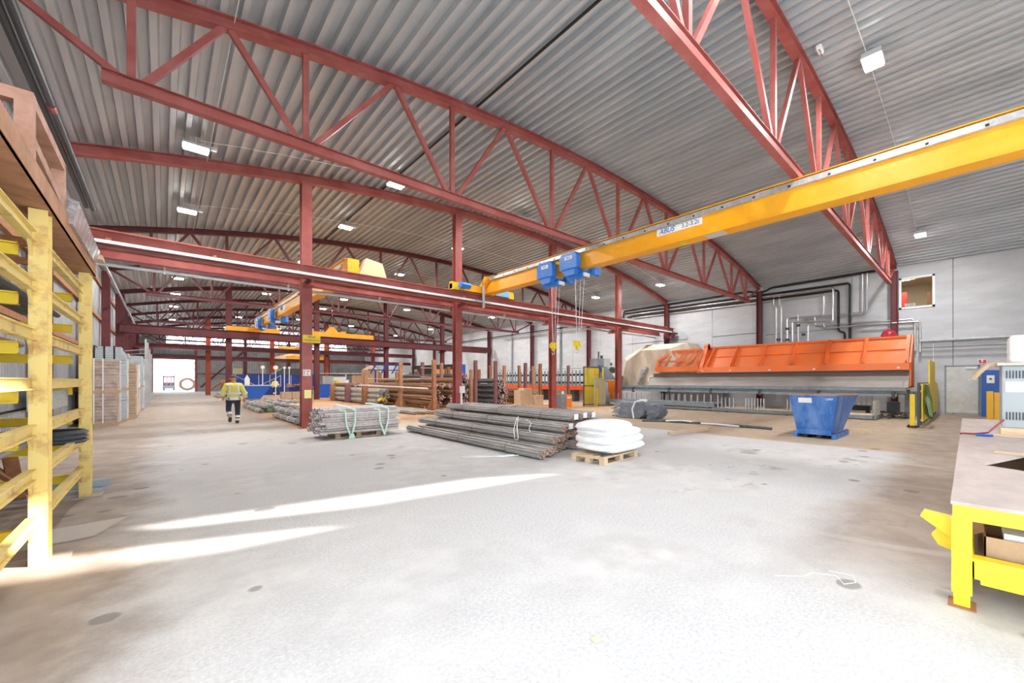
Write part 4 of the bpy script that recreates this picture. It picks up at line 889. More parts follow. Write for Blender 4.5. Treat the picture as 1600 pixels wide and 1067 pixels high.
b = MB(); b.box(XR-.025, XR-.02, -.38, -.28, 2.38, 2.54); b.box(XR-.025, XR-.02, -.22, -.14, 2.38, 2.54); b.tube([(XR-.022, -.25, 2.42), (XR-.028, -.25, 2.42)], .03, 10); t.part('pictogram', b, RSIGN)
b = MB(); b.box(XR-.02, XR, 1.38, 1.41, 1.3, 3.4); b.box(XR-.06, XR, 1.35, 1.44, 1.15, 1.28); single('wall_switch', b, WHT, 'white cable strip ending in a switch on the wall left of the pale door', 'switch')
t = TH('cable_tray', 'grey mesh cable tray fixed to the wall above the door', 'cable tray', (26.1, .4, 3.45))
b = MB(); b.box(25.82, 25.85, YN+.1, 1.85, 3.48, 3.55); b.box(26.33, 26.36, YN+.1, 1.85, 3.48, 3.55)
for k in range(52): b.box(25.85, 26.33, 1.8-k*.15, 1.815-k*.15, 3.48, 3.495)
for k in range(5): b.box(25.9+.09*k, 25.91+.09*k, YN+.1, 1.85, 3.47, 3.48)
t.part('tray', b, GALV)
b = MB(); b.tube([(26.0, 1.8, 3.52), (26.05, -5, 3.52)], .03, 6); b.tube([(26.15, 1.8, 3.51), (26.15, -5, 3.51)], .025, 6); t.part('cable', b, LGR)
t = TH('steel_cabinet', 'tall blue steel cabinet beside the pale door, with a white notice', 'cabinet', (25.9, -.75, 0))
b = MB(); b.box(25.7, 26.3, -1.35, -.22, 0, 2.05); bevel(t.part('body', b, mat('cabinet_blue', (.02, .10, .42), .45)), .015)
b = MB(); b.box(25.69, 25.70, -.80, -.79, .05, 2.0); t.part('door_gap', b, DKG)
b = MB(); b.box(25.68, 25.70, -.62, -.38, 1.48, 1.82); q = t.part('notice', b, WHT, label='white notice')
b = MB(); b.prism([(-.50, 1.60), (-.44, 1.66), (-.50, 1.72), (-.56, 1.66)], 25.67, 25.68, 'x'); t.part('notice_mark', b, mat('notice_green', (.02, .25, .08), .5), parent=q)
b = MB(); b.tube([(25.68, -.86, 1.0), (25.64, -.86, 1.0), (25.64, -.95, 1.02)], .012, 6); t.part('handle', b, GALV)
t = TH('column_guard', 'amber yellow steel guard standing in front of the blue cabinet', 'guard', (20.4, -.55, 0))
for k, y in enumerate((-.38, -.56, -.76)): b = MB(); b.box(20.2+k*.02, 20.5, y-.08, y+.08, 0, 1.22-.04*k); t.part('upright', b, mat('amber', (.85, .45, .01), .5))
# ------------------------------------------------------------------ yellow barrier
t = TH('safety_barrier', 'yellow slatted safety barrier with dark posts running from the floor edge to the wall', 'barrier', (22, 1.3, 0))
xs = [18.2+i*1.0 for i in range(9)]
for i, x in enumerate(xs):
    tall_ = x > 21.2; h = 2.42 if tall_ and i in (3, 6) else 1.52
    b = MB(); b.box(x-.035, x+.035, 1.30, 1.37, 0, h); t.part('post', b, DKG)
for i in range(8):
    x0 = xs[i]+.06; x1 = xs[i+1]-.06; h = 2.4 if i in (3, 4, 5, 6) and i != 6 else 1.48
    b = MB(); b.box(x0-.03, x1+.03, 1.26, 1.29, .22, .27); b.box(x0-.03, x1+.03, 1.26, 1.29, 1.2, 1.26); b.box(x0-.03, x1+.03, 1.26, 1.29, h-.05, h)
    for k in range(5): xx = x0+(x1-x0)*k/4; b.box(xx-.07, xx+.07, 1.225, 1.26, .2, h)
    t.part('panel', b, YEL2)
b = MB(); b.box(17.98, 18.18, 1.38, 1.44, .18, .24); t.part('link', b, WHT)
t = TH('safety_post', 'yellow light-curtain post on a small dark base in front of the barrier', 'post', (18.0, 1.48, 0))
b = MB(); b.box(17.93, 18.06, 1.41, 1.54, .07, 1.13); t.part('housing', b, YEL2)
b = MB(); b.box(17.85, 18.14, 1.33, 1.62, .03, .06); b.tube([(17.9, 1.38, 0), (17.9, 1.38, .09)], .02, 6); b.tube([(18.1, 1.58, 0), (18.1, 1.58, .09)], .02, 6); b.tube([(17.9, 1.58, 0), (17.9, 1.58, .09)], .02, 6); t.part('base', b, BLK)
b = MB(); pts = []
for k in range(9):
    a = k/8; pts.append((18.3+a*.75, 1.14+.04*math.sin(k*2.3), 1.46-.1*a))
low = [(18.05+k/8*1.15, 1.05+.1*math.sin(k*2.0), .38+.1*math.sin(k*1.7)) for k in range(9)]
mid_ = [((p[0]+q[0])/2, 1.08+.07*math.cos(k*2.1), .95) for k, (p, q) in enumerate(zip(pts, low))]
vs = pts+mid_+low; b.add(vs+[(x, y+.03, z) for x, y, z in vs], [(r*9+i, r*9+i+1, r*9+i+10, r*9+i+9) for r in range(2) for i in range(8)]+[(27+r*9+i, 27+r*9+i+9, 27+r*9+i+10, 27+r*9+i+1) for r in range(2) for i in range(8)])
single('green_jacket', b, GREEN, 'crumpled green cloth hanging over the near end of the yellow barrier', 'cloth', smooth=True)
# ------------------------------------------------------------------ work table at the right
t = TH('work_table', 'long yellow steel work table with a brown plate top at the right edge', 'table', (8, -1, 0))
TZ = .745; b = MB()
prof = [(3.97, .12), (3.97, -2.2), (12.8, -2.2), (12.8, .19)]
nt_ = [(5.9, -.04), (6.14, -.13), (7.0, -.42), (7.0, -.9), (6.0, -.9), (5.75, -.35)]
# plate with an angular cut-out: strips round the hole
def plate(b, poly, hole_, z0, z1):
    bm = bmesh.new(); o = [bm.verts.new((x, y, z1)) for x, y in poly]; h = [bm.verts.new((x, y, z1)) for x, y in hole_]
    es = [bm.edges.new((o[i], o[(i+1) % len(o)])) for i in range(len(o))]+[bm.edges.new((h[i], h[(i+1) % len(h)])) for i in range(len(h))]
    bmesh.ops.triangle_fill(bm, use_beauty=True, edges=es)
    fs = list(bm.faces); r = bmesh.ops.extrude_face_region(bm, geom=fs)
    for v in [g for g in r['geom'] if isinstance(g, bmesh.types.BMVert)]: v.co.z = z0
    bm.verts.index_update(); b.add([v.co.copy() for v in bm.verts], [tuple(v.index for v in f.verts) for f in bm.faces]); bm.free()
plate(b, prof, nt_, TZ-.022, TZ); t.part('table_top', b, PLATE, label='brown steel plate top')
b = MB(); b.box(3.985, 4.10, -2.2, .11, TZ-.125, TZ-.022); b.box(3.99, 12.7, .0, .1, TZ-.125, TZ-.022); t.part('top_frame', b, YELT)
for x, y in ((3.98, .01), (3.98, -2.1), (8.2, .01), (12.5, .01)):
    b = MB(); b.box(x, x+.12, y, y+.105, .1, TZ-.12); q = t.part('leg', b, YELT)
    b = MB(); b.box(x+.01, x+.11, y+.01, y+.095, .01, .11); t.part('foot', b, YELT, parent=q); b = MB(); b.box(x-.02, x+.14, y-.02, y+.125, 0, .012); t.part('foot_plate', b, RUST, parent=q)
b = MB(); b.box(4.0, 4.10, -2.1, .01, .22, .36); b.box(4.0, 12.6, -.0, .1, .22, .34); b.box(4.0, 4.06, -2.1, -.03, .19, .22); t.part('lower_rail', b, YELT)
b = MB(); b.box(4.14, 12.4, -2.0, -.02, .30, .33); t.part('shelf', b, mat('dark_board', (.25, .17, .11), .8))
b = MB(); b.prism([(.10, .40), (.30, .54), (.28, .58), (.10, .56)], 4.2, 4.3, 'x'); b.prism([(.10, .28), (.2, .31), (.24, .38), (.2, .44), (.1, .46)], 4.32, 4.38, 'x'); t.part('hook_bracket', b, YEL2, label='yellow hook bracket')
t = TH('cardboard_box', 'open cardboard box with folded flaps on the shelf of the yellow work table', 'box', (4.6, -.45, .33))
b = MB(); x0, x1, y0, y1 = 4.22, 4.85, -.85, -.05
for a in ((x0, x0+.01, y0, y1), (x1-.01, x1, y0, y1), (x0, x1, y0, y0+.01), (x0, x1, y1-.01, y1)): b.box(*a, .33, .47)
t.part('box_body', b, CARD)
b = MB(); b.add([(x0, y0, .47), (x0, -.45, .47), (x0+.30, -.25, .63), (x0+.28, y0+.1, .62)], [(0, 1, 2, 3)]); t.part('flap', b, mat('flap_grey', (.20, .15, .13), .7))
b = MB(); b.add([(x1, y0, .5), (x1, y1, .5), (x1+.05, y1, .66), (x1+.05, y0, .66)], [(0, 1, 2, 3)]); b.add([(x0, y1, .5), (x1, y1, .5), (x1, y1+.14, .40), (x0+.1, y1+.16, .38)], [(0, 1, 2, 3)]); t.part('flap', b, CARD)
b = MB(); b.box(x0+.06, x1-.1, y0+.2, y1-.1, .42, .50); t.part('contents', b, WHT2)
pallet('dark wooden pallet on the floor under the yellow work table', (5.0, -.95, 0), PI/2, WOOD)
b = MB(); b.bar((9.15, .12, TZ+.012), (9.0, -2.0, TZ+.012), .12, .02); single('timber_batten', b, WOODL, 'flat light batten across the work table in front of the grey cabinet', 'timber')
b = MB(); b.bar((6.95, -.17, TZ+.012), (6.75, -.9, TZ+.012), .07, .02); single('timber_batten', b, WOODL, 'short light batten behind the cut-out in the table top', 'timber')
b = MB(); b.box(9.25, 10.1, -1.5, -.29, TZ, TZ+.12); single('chipboard_base', b, WOODL, 'chipboard base under the grey cabinet on the work table', 'board')
t = TH('control_cabinet', 'light grey ventilated control cabinet standing on the work table', 'cabinet', (9.7, -.9, TZ+.12))
b = MB(); b.box(9.3, 10.1, -1.5, -.3, TZ+.12, 1.83); bevel(t.part('housing', b, mat('cabinet_grey', (.36, .39, .40), .45)), .012)
for z in (1.66, 1.02):
    b = MB()
    for k in range(34): b.box(9.292, 9.3, -.36-k*.034, -.348-k*.034, z-.03, z+.09)
    t.part('vent_slots', b, BLK)
b = MB(); b.box(9.29, 9.3, -.72, -.34, 1.42, 1.58); t.part('label_plate', b, WHT)
b = MB(); b.box(9.2, 10.15, -1.6, -.25, 1.83, 1.87); t.part('lid', b, mat('lid_beige', (.55, .50, .42), .7))
b = MB(); b.box(9.35, 10.0, -1.5, -.38, 1.87, 2.30); bevel(single('plastic_canister', b, mat('canister_white', (.80, .80, .78), .5), 'white plastic canister standing on the grey control cabinet', 'canister'), .05, 3)
b = MB(); b.tube([(9.3, -.3, 1.86), (9.25, -.15, 1.84), (9.2, -.05, 1.72), (9.2, .02, 1.62)], .035, 8); b.bar((9.25, -.2, 1.86), (9.2, .08, 1.60), .05, .02)
single('old_glove', b, mat('glove_tan', (.45, .33, .20), .9), 'tan glove and strap hanging off the corner of the grey cabinet', 'glove')
b = MB(); b.tube([(9.3, -.32, .98), (9.05, -.25, .92), (8.95, -.15, .80), (9.0, .0, .765), (9.0, .12, .765), (8.9, .15, .765)], .014, 6); single('hose', b, mat('hose_red', (.25, .03, .04), .5), 'dark red hose running down onto the work table', 'hose')
b = MB(); b.tube([(8.9, -.2, .765), (8.88, -.02, .765)], .018, 8); single('blue_pen_tool', b, BRBL, 'blue hand tool lying beside the red hose', 'tool')
# ------------------------------------------------------------------ yellow rack at the left
t = TH('cantilever_rack', 'worn yellow steel storage rack with rusty top beam at the left edge', 'rack', (-1.4, 6.5, 0))
lev = [.41, .82, 1.20, 1.60, 2.02, 2.44, 2.86]
py = [2.87, 5.76, 8.65]
for y in py:
    b = MB(); b.hsec((-.765, y, 0), (-.765, y, 3.07), .2, .105, .014, .010, up=(0, 1, 0)); q = t.part('post', b, YEL)
    b = MB(); b.box(-1.0, -.60, y-.17, y+.17, 0, .015); t.part('base_plate', b, mat('worn_plate', (.42, .36, .32), .7), parent=q)
    b = MB(); b.hsec((-2.1, y, 0), (-2.1, y, 3.07), .15, .15, .014, .010, up=(1, 0, 0)); t.part('rear_post', b, YEL)
    for z in lev:
        b = MB(); b.hsec((-2.1, y, z-.14), (-.88, y, z-.14), .11, .08, .012, .008); t.part('arm', b, YEL2 if z < 99 else YEL)
for a, c in zip(py[:-1], py[1:]):
    for z in lev:
        b = MB(); b.hsec((-.80, a+.1, z-.03), (-.80, c-.1, z-.03), .1, .06, .010, .008); t.part('longitudinal', b, YEL)
        b = MB(); b.hsec((-2.08, a+.08, z-.03), (-2.08, c-.08, z-.03), .1, .06, .010, .008); t.part('longitudinal', b, YEL)
    for z in lev:
        for yy in (a+.08, c-.08):
            s = 1 if yy == a+.08 else -1; b = MB(); b.prism([(yy, z-.08), (yy+s*.13, z-.08), (yy, z-.22)], -.81, -.79, 'x'); t.part('gusset', b, YEL)
b = MB(); b.box(-.92, -.68, 1.0, 8.85, 3.08, 3.095); b.box(-.70, -.685, 1.0, 8.85, 3.08, 3.26); b.box(-.92, -.905, 1.0, 8.85, 3.08, 3.26); t.part('top_channel', b, RUSTL, label='rusty top channel beam')
for y in (3.2, 4.4, 5.9, 7.4, 8.6): b = MB(); b.box(-2.15, -.9, y, y+.1, 3.10, 3.18); t.part('top_cross_beam', b, RUST)
b = MB(); b.box(-2.2, -2.0, 1.0, 8.85, 3.08, 3.2); t.part('top_rear_beam', b, RUST)
# rusty box-section cage on the rack
t = TH('steel_cage', 'rusty square-tube frame standing on top of the yellow rack', 'frame', (-1.2, 5, 3.26))
CG = mat('cage_rust', (.52, .30, .22), .75, col2=(.36, .17, .10), scale=4, lo=.4, hi=.7); s = .09
def sq(a, c):
    global s
    s -= .0004; b = MB(); b.bar(a, c, s, s); t.part('tube_member', b, CG)
for y in (5.03, 6.40):
    sq((-.74, y, 3.24), (-.74, y, 3.765)); sq((-2.0, y, 3.2), (-2.0, y, 3.76)); sq((-2.0, y, 3.72), (-.74, y, 3.72)); sq((-2.0, y, 3.3), (-.76, y, 3.3)) if y > 5 else sq((-2.0, y, 3.42), (-.76, y, 3.42))
for x in (-.74, -2.0): sq((x, 4.985, 3.72), (x, 6.445, 3.72)); sq((x, 5.07, 3.42), (x, 6.36, 3.32))
b = MB(); b.box(-1.95, -.80, 5.1, 6.3, 3.38, 3.40); b.box(-2.0, -1.98, 5.1, 6.3, 3.3, 3.75); t.part('board', b, mat('old_board', (.28, .15, .06), .85, col2=(.38, .22, .09), scale=3))
# stored goods on the rack
b = MB()
for k in range(9):
    y = 6.5+k*.22; b.prism([(-.95, 3.2), (-.66, 3.2), (-.62, 3.44-.01*k), (-.8, 3.5-.02*k)], y, y+.2, 'y')
single('foil_rolls', b, mat('foil_wrap', (.35, .36, .37), .25, .7, col2=(.75, .76, .78), scale=14, stretch=(1, 3, 1)), 'crumpled shiny foil-wrapped material lying on top of the yellow rack', 'foil', smooth=False)
b = MB(); b.box(-1.0, -.60, 8.5, 8.8, 3.27, 3.33); single('timber_piece', b, WOODL, 'light timber piece sticking out at the far end of the rack top', 'timber')
b = MB(); b.box(-1.35, -1.32, 3.2, 8.4, 1.26, 1.52); b.box(-1.35, -1.05, 3.2, 8.4, 1.26, 1.28)
for k in range(5): b.box(-1.30+.05*k, -1.28+.05*k, 3.2, 8.3, 1.30, 1.50)
single('steel_channels', b, GALV, 'grey galvanised channels lying on the yellow rack at chest height', 'steel channels')
b = MB(); b.box(-1.02, -.9, 7.0, 8.45, 1.27, 1.48); single('aluminium_profile', b, SILV, 'pale notched profile on the yellow rack beside the galvanised channels', 'profile')
for i, (z, x) in enumerate(((2.45, -1.3), (2.88, -1.5), (2.03, -1.6), (.83, -1.4))):
    b = MB(); [b.tube([(x+.09*k, 2.9, z+.035), (x+.09*k, 8.8, z+.035)], .035, 7) for k in range(4)]
    single('stored_tubes', b, (DKG, WOODL, REBR, REB)[i], '%s lying lengthwise on the yellow rack, %s level' % (('dark tubes', 'pale timber poles', 'rusty rods', 'grey rods')[i], ('upper', 'topmost', 'middle', 'low')[i]), 'stored bars')
b = MB()
for k in range(9): R = .27+.02*math.sin(k*2); b.tube([(-.98+R*math.cos(a), 8.0+R*math.sin(a), .83+.017*k) for a in [2*PI*q/28 for q in range(28)]], .014, 6, closed=True)
single('wire_coil', b, DKG, 'flat coil of dark wire rod resting on the low level of the yellow rack', 'wire coil')
b = MB(); b.bar((-1.3, 8.5, .1), (-1.5, 9.1, .9), .12, .06); b.bar((-1.15, 8.55, .1), (-1.9, 8.9, .85), .1, .05); single('leaning_steel', b, RUST, 'rusty flat steel leaning against the wall behind the yellow rack', 'steel')
b = MB(); b.box(-2.0, -.62, 8.78, 9.1, .0, .06); b.box(-1.2, -.55, 8.95, 9.0, .05, .16); single('blue_steel_sheet', b, mat('faded_blue', (.25, .33, .42), .6, col2=(.40, .42, .44), scale=4), 'faded blue steel sheet on the floor at the foot of the far rack post', 'sheet')
b = MB(); b.add([(-1.6, 6.2, .006), (-.5, 6.35, .006), (-.3, 7.0, .006), (-1.5, 6.9, .006)], [(0, 1, 2, 3)]); b.add([(-1.6, 6.2, .001), (-.5, 6.35, .001), (-.3, 7.0, .001), (-1.5, 6.9, .001)], [(3, 2, 1, 0)])
single('floor_plate', b, mat('pale_plate', (.50, .45, .41), .8), 'pale flat plate lying on the floor beside the near rack post', 'plate')
# ceiling ducts at upper left
for i, (x, z) in enumerate(((-1.75, 6.65), (-1.6, 6.6))):
    b = MB(); b.tube([(x, 7.0, z+.55), (x, 20.0, z+.5)], .06, 8); single('ceiling_pipe', b, DKG, 'dark pipe hanging under the ceiling at the left wall, '+('outer one', 'inner one')[i], 'pipe')
b = MB(); b.tube([(-1.6, 13.0, 7.1), (-1.6, 13.25, 7.1)], .066, 8); single('pipe_collar', b, RED, 'red collar on the dark pipe at the upper left', 'collar')
b = MB(); b.tube([(-1.45, 17.6, 5.6), (-1.5, 24, 5.75), (-1.5, 50, 5.7)], .045, 6); single('ceiling_pipe', b, CHROME, 'long shiny pipe running into the distance along the left wall', 'pipe')
# ------------------------------------------------------------------ goods along the left wall
def wrapped(lab, x0, x1, y0, y1, z0, z1, m, name='wrapped_load', cat='wrapped load', grp=None, slats=0):
    t = TH(name, lab, cat, ((x0+x1)/2, (y0+y1)/2, z0), grp)
    b = MB(); nz = max(2, int((z1-z0-.12)/.11)); rnd = random.Random(int(y0*10))
    for k in range(nz):
        a = z0+.12+(z1-z0-.12)*k/nz; c = z0+.12+(z1-z0-.12)*(k+1)/nz; e = rnd.uniform(-.015, .02)
        b.box(x0+e, x1+e, y0+rnd.uniform(-.01, .02), y1, a, c-.008)
    t.part('load', b, m)
    b = MB(); 
    for yy in (y0, (y0+y1)/2-.05, y1-.1): b.box(x0, x1, yy, yy+.1, z0, z0+.1)
    b.box(x0, x1, y0, y1, z0+.1, z0+.12); t.part('pallet', b, WOOD)
    b = MB(); xs_ = [x0+(x1-x0)*q for q in (.3, .55)]
    for xx in xs_: b.box(xx, xx+.03, y0-.025, y0-.018, z0+.1, z1); b.box(xx, xx+.03, y0-.02, y1, z1, z1+.006)
    for yy in (y0+(y1-y0)*.35, y0+(y1-y0)*.7): b.box(x1+.022, x1+.03, yy, yy+.03, z0+.1, z1)
    t.part('strapping', b, WHT)
    return t
wrapped('wrapped brown block load on a pallet, lower one of the nearest left wall stack', -1.98, -1.15, 21.5, 22.7, 0, 1.14, WRAP)
wrapped('wrapped brown block load on a pallet, upper one of the nearest left wall stack', -1.98, -1.15, 21.5, 22.7, 1.14, 2.36, WRAP)
wrapped('silver sheet stack on a pallet, lower one behind the nearest brown load', -1.90, -1.02, 22.95, 24.0, 0, 1.2, SILV)
wrapped('silver sheet stack on a pallet, upper one behind the nearest brown load', -1.90, -1.02, 22.95, 24.0, 1.2, 2.38, SILV)
wrapped('tall stack of brown boards by the left wall', -1.90, -.82, 24.4, 26.6, 0, 2.3, BRNST)
wrapped('brown board load on a pallet, lower one behind the tall board stack', -1.90, -.84, 27.2, 29.0, 0, 1.15, BRNST)
wrapped('white film-wrapped load, upper one behind the tall board stack', -1.90, -.84, 27.2, 29.0, 1.15, 2.35, WRAPW)
wrapped('silver sheet stack at the left wall in front of the wire rack, lower one', -1.90, -.78, 30.6, 32.6, 0, 1.2, SILV)
wrapped('silver sheet stack at the left wall in front of the wire rack, upper one', -1.90, -.78, 30.6, 32.6, 1.22, 2.4, SILV)
for i, (y, z, w) in enumerate(((22.92, 2.387, .95), (24.6, 2.306, 1.0), (27.5, 2.357, .7))):
    t = TH('strapped_sheets', 'black-strapped grey sheets on top of the left wall goods, %s from the camera' % ORD[i], 'sheets', (-1.5, y+.5, z))
    b = MB(); rnd = random.Random(i)
    for k in range(7): e = rnd.uniform(-.03, .03); b.box(-1.88+e+.02*k, -1.05+e-.02*k, y, y+1.1, z+.07*k, z+.07*k+.06)
    t.part('sheets', b, SILV)
    b = MB()
    for q in (-1.85, -1.6, -1.35): b.box(q, q+.05, y-.012, y-.004, z-.0, z+.5); b.box(q, q+.05, y-.01, y+1.1, z+.5, z+.51)
    t.part('straps', b, BLK)
for i, (y, h) in enumerate(((34.0, 3.2), (38.5, 3.3), (43.5, 3.1), (49.0, 3.0))):
    t = TH('upright_frame', 'galvanised rack upright frame with stored goods at the left wall, %s from the camera' % ORD[i], 'rack', (-1.2, y, 0))
    for dx in (-.9, .42):
        b = MB(); b.box(-1.2+dx, -1.12+dx, y, y+.08, 0, h+.8); t.part('upright', b, GALV)
    b = MB()
    for k in range(5): b.bar((-2.1, y+.04, .4+k*.7), (-.75, y+.04, 1.0+k*.6), .03, .03)
    t.part('bracing', b, GALV)
    for k, (z, m) in enumerate(((.1, CARD), (.9, WRAPW), (1.7, DKG), (2.4, SILV))):
        b = MB(); b.box(-2.0, -.85-.05*(k % 2), y+.3, y+2.6, z, z+.62); t.part('stored_goods', b, m)
# ------------------------------------------------------------------ signs on the first column
c0 = colA[0]; fy = YA-.15-.004
t = TH('yellow_sign', 'yellow sign with two lines of lettering on the leftmost near column', 'sign', (3.5, fy, 2.95))
b = MB(); b.box(3.27, 3.79, fy-.006, fy, 2.86, 3.12); bevel(t.part('board', b, YEL2), .01)
for s_, z, sz in (('BRUK', 3.05, .085), ('VERNEUTSTYR', 2.94, .07)):
    tx = text(s_, 'lettering', sz, DKG, (3.53, fy-.01, z), FACE_NY); tx.parent = t.o; tx.location = Vector((3.53, fy-.01, z))-t.loc
t = TH('hose_sign', 'small white pictogram sign on the leftmost near column', 'sign', (3.4, fy, 1.8))
b = MB(); b.box(3.28, 3.50, fy-.006, fy, 1.75, 1.96); t.part('board', b, WHT)
b = MB(); b.box(3.30, 3.33, fy-.01, fy-.006, 1.78, 1.93); b.box(3.30, 3.37, fy-.01, fy-.006, 1.91, 1.93); b.box(3.39, 3.47, fy-.01, fy-.006, 1.88, 1.93); b.box(3.39, 3.42, fy-.01, fy-.006, 1.78, 1.85); b.box(3.39, 3.47, fy-.01, fy-.006, 1.78, 1.80); t.part('pictogram', b, mat('faded_red', (.65, .30, .35), .6))
b = MB(); b.box(3.32, 3.52, fy-.006, fy, 1.0, 1.28); single('yellow_notice', b, mat('pale_yellow', (.92, .85, .35), .6), 'plain yellow paper on the foot of the leftmost near column', 'notice')
b = MB(); b.box(9.08, 9.28, YA-.28, YA-.16, 1.05, 1.35); b.box(9.12, 9.2, YA-.2, YA-.16, .2, 1.05); single('socket_box', b, WHT, 'white electrical socket box with conduit on the second near column', 'socket')
# ------------------------------------------------------------------ control station beyond the third column
t = TH('screen_panel', 'tall yellow framed safety screen with an orange notice behind the near columns', 'screen', (19.1, 17, 0))
b = MB(); b.box(18.4, 18.46, 16.98, 17.04, 0, 2.45); b.box(19.86, 19.92, 16.98, 17.04, 0, 2.45); b.box(18.4, 19.92, 16.98, 17.04, 2.4, 2.46); b.box(18.4, 19.92, 16.98, 17.04, .05, .12); b.box(18.4, 19.92, 16.98, 17.04, 1.25, 1.3); t.part('frame', b, DKG)
b = MB(); b.box(18.46, 19.86, 17.0, 17.01, .12, 2.4); t.part('screen', b, YMESH)
b = MB(); b.box(19.4, 19.8, 16.96, 16.98, 2.0, 2.3); t.part('notice', b, mat('amber', (.85, .45, .01)))
t = TH('screen_panel', 'lower clear and yellow safety screen in front of the grey control booth', 'screen', (19.6, 16.4, 0))
b = MB(); b.box(18.75, 18.8, 16.4, 16.45, 0, 1.75); b.box(19.75, 19.8, 16.4, 16.45, 0, 1.75); b.box(18.75, 19.8, 16.4, 16.45, 1.7, 1.75); t.part('frame', b, LGR)
b = MB(); b.box(18.8, 19.75, 16.42, 16.43, .1, 1.7); t.part('screen', b, CLEARP)
b = MB(); b.box(18.85, 18.97, 16.34, 16.40, .0, 1.15); b.box(19.4, 19.6, 16.46, 16.5, .1, 1.3); t.part('strip', b, YEL2)
t = TH('control_booth', 'grey machine head with sloping hood on an orange base behind the screens', 'machine', (21, 17.5, 0))
b = MB(); b.prism([(20.0, 1.62), (21.9, 1.62), (20.9, 2.5), (20.0, 2.55)], 17.2, 18.0, 'y'); t.part('hopper', b, MGR)
b = MB(); b.box(19.9, 20.6, 17.2, 17.8, 2.5, 3.02); t.part('motor_box', b, MGR)
b = MB(); b.box(20.6, 21.3, 17.25, 17.8, 2.4, 3.05); t.part('side_box', b, LGR)
b = MB(); b.tube([(20.4, 17.5, 3.0), (20.4, 17.5, 3.5)], .05, 8); b.tube([(20.7, 17.5, 3.0), (20.7, 17.5, 3.25)], .09, 8); b.tube([(21.6, 17.4, 2.3), (21.8, 17.4, 2.3)], .22, 14); b.tube([(21.3, 17.4, 2.7), (21.6, 17.4, 2.7)], .1, 10); t.part('fittings', b, DKG)
b = MB(); b.box(20.95, 21.75, 17.1, 18.0, .2, 1.6); t.part('orange_base', b, mat('vivid_orange', (.95, .25, .02)), label='orange base')
b = MB(); b.box(20.6, 20.9, 17.1, 17.9, 0, 1.5); t.part('leg', b, LGR); b = MB(); b.box(20.2, 20.5, 17.1, 17.9, .1, 1.5); t.part('side_panel', b, mat('amber', (.85, .45, .01)))
b = MB(); b.box(20.0, 20.35, 17.15, 17.2, 2.15, 2.45); t.part('notice', b, BRBL); b = MB(); b.box(20.36, 20.5, 17.15, 17.2, 1.75, 2.45); t.part('notice', b, YEL2)
t = TH('straightening_line', 'long red-orange and grey bar line machine standing along the wall behind the racks', 'machine', (22, 25, 0))
b = MB(); b.box(22.0, 23.0, 20.6, 31.5, .88, 1.2); t.part('red_beam', b, REDO)
b = MB()
for k in range(28): y = 20.7+k*.39; b.box(22.0, 22.08, y, y+.1, 1.2, 2.35)
b.box(22.0, 22.08, 20.6, 31.5, 1.25, 1.32); b.tube([(22.0, 20.6, 2.5), (22.0, 31.5, 2.5)], .02, 5); t.part('slat_fence', b, MGR)
b = MB(); b.box(22.15, 22.9, 20.6, 31.5, 1.35, 1.5); b.box(22.15, 22.9, 20.6, 31.5, 1.95, 2.1); t.part('roller_bed', b, BLK)
for y in (21.5, 25, 28.5, 31): b = MB(); b.box(22.2, 22.8, y, y+.4, 0, .88); t.part('leg', b, DKG)
b = MB(); b.box(24, 25.6, 20.5, 30, 0, .86); b.box(23.9, 25.6, 22, 23.4, .86, 1.0); single('timber_crate', b, CARDL, 'long pale timber crate behind the bar line machine', 'crate')
# ------------------------------------------------------------------ far background
t = TH('tipping_skip', 'bright blue tipping skip behind the walking person', 'skip', (5.2, 41, 0))
b = MB(); b.prism([(4.7, 0.1), (5.55, .1), (6.3, 1.2), (4.1, 1.2)], 40.6, 42.2, 'y'); t.part('tub', b, BRBL)
b = MB(); b.box(4.05, 6.35, 40.55, 40.62, 1.15, 1.22); b.box(4.05, 6.35, 42.18, 42.25, 1.15, 1.22); t.part('rim', b, LGR)
t = TH('blue_machine', 'long dark blue machine frame with white braces in the distance', 'machine', (8, 55, 0))
b = MB(); b.box(5.2, 12.5, 54.5, 56.5, .9, 2.25); t.part('body', b, DBLU)
b = MB()
for k in range(8): b.box(5.3+k*.98, 5.36+k*.98, 54.42, 54.5, .9, 2.2)
b.bar((5.3, 54.45, 2.1), (7.2, 54.45, .95), .06, .05); b.bar((7.3, 54.45, 1.0), (9.2, 54.45, 2.1), .06, .05); t.part('frame', b, LGR)
b = MB(); b.prism([(8.6, 2.25), (12.0, 2.25), (11.2, 2.95), (9.5, 2.95)], 54.6, 56.4, 'y'); t.part('dark_hood', b, DKG)
b = MB(); b.box(5.3, 12.4, 54.6, 56.4, 0, .9); t.part('base', b, DBLU)
b = MB(); b.box(5.9, 6.3, 52.6, 53.0, 0, 1.75); b.prism([(5.9, 1.75), (6.3, 1.75), (6.1, 2.15)], 52.6, 53.0, 'y'); single('white_stand', b, WHT, 'small white pointed stand left of the dark blue machine', 'stand')
for i, (x, y) in enumerate(((6.99, 49.9), (8.09, 50.1), (8.85, 50.2), (9.29, 50.3))):
    t = TH('round_sign', 'round pale sign on a thin pole in the distance, %s from the left' % ORD[i], 'sign', (x, y, 0))
    r = (.19, .22, .13, .13)[i]
    b = MB(); b.tube([(x, y, 0), (x, y, 2.8)], .035, 6); t.part('pole', b, WHT)
    b = MB(); b.tube([(x, y-.06, 2.9), (x, y-.03, 2.9)], r, 18); t.part('disc', b, mat('sign_tan', (.80, .62, .40), .6))
    b = MB(); b.tube([(x, y-.065, 2.9), (x, y-.06, 2.9)], r*.65, 18); t.part('disc_face', b, WHT)
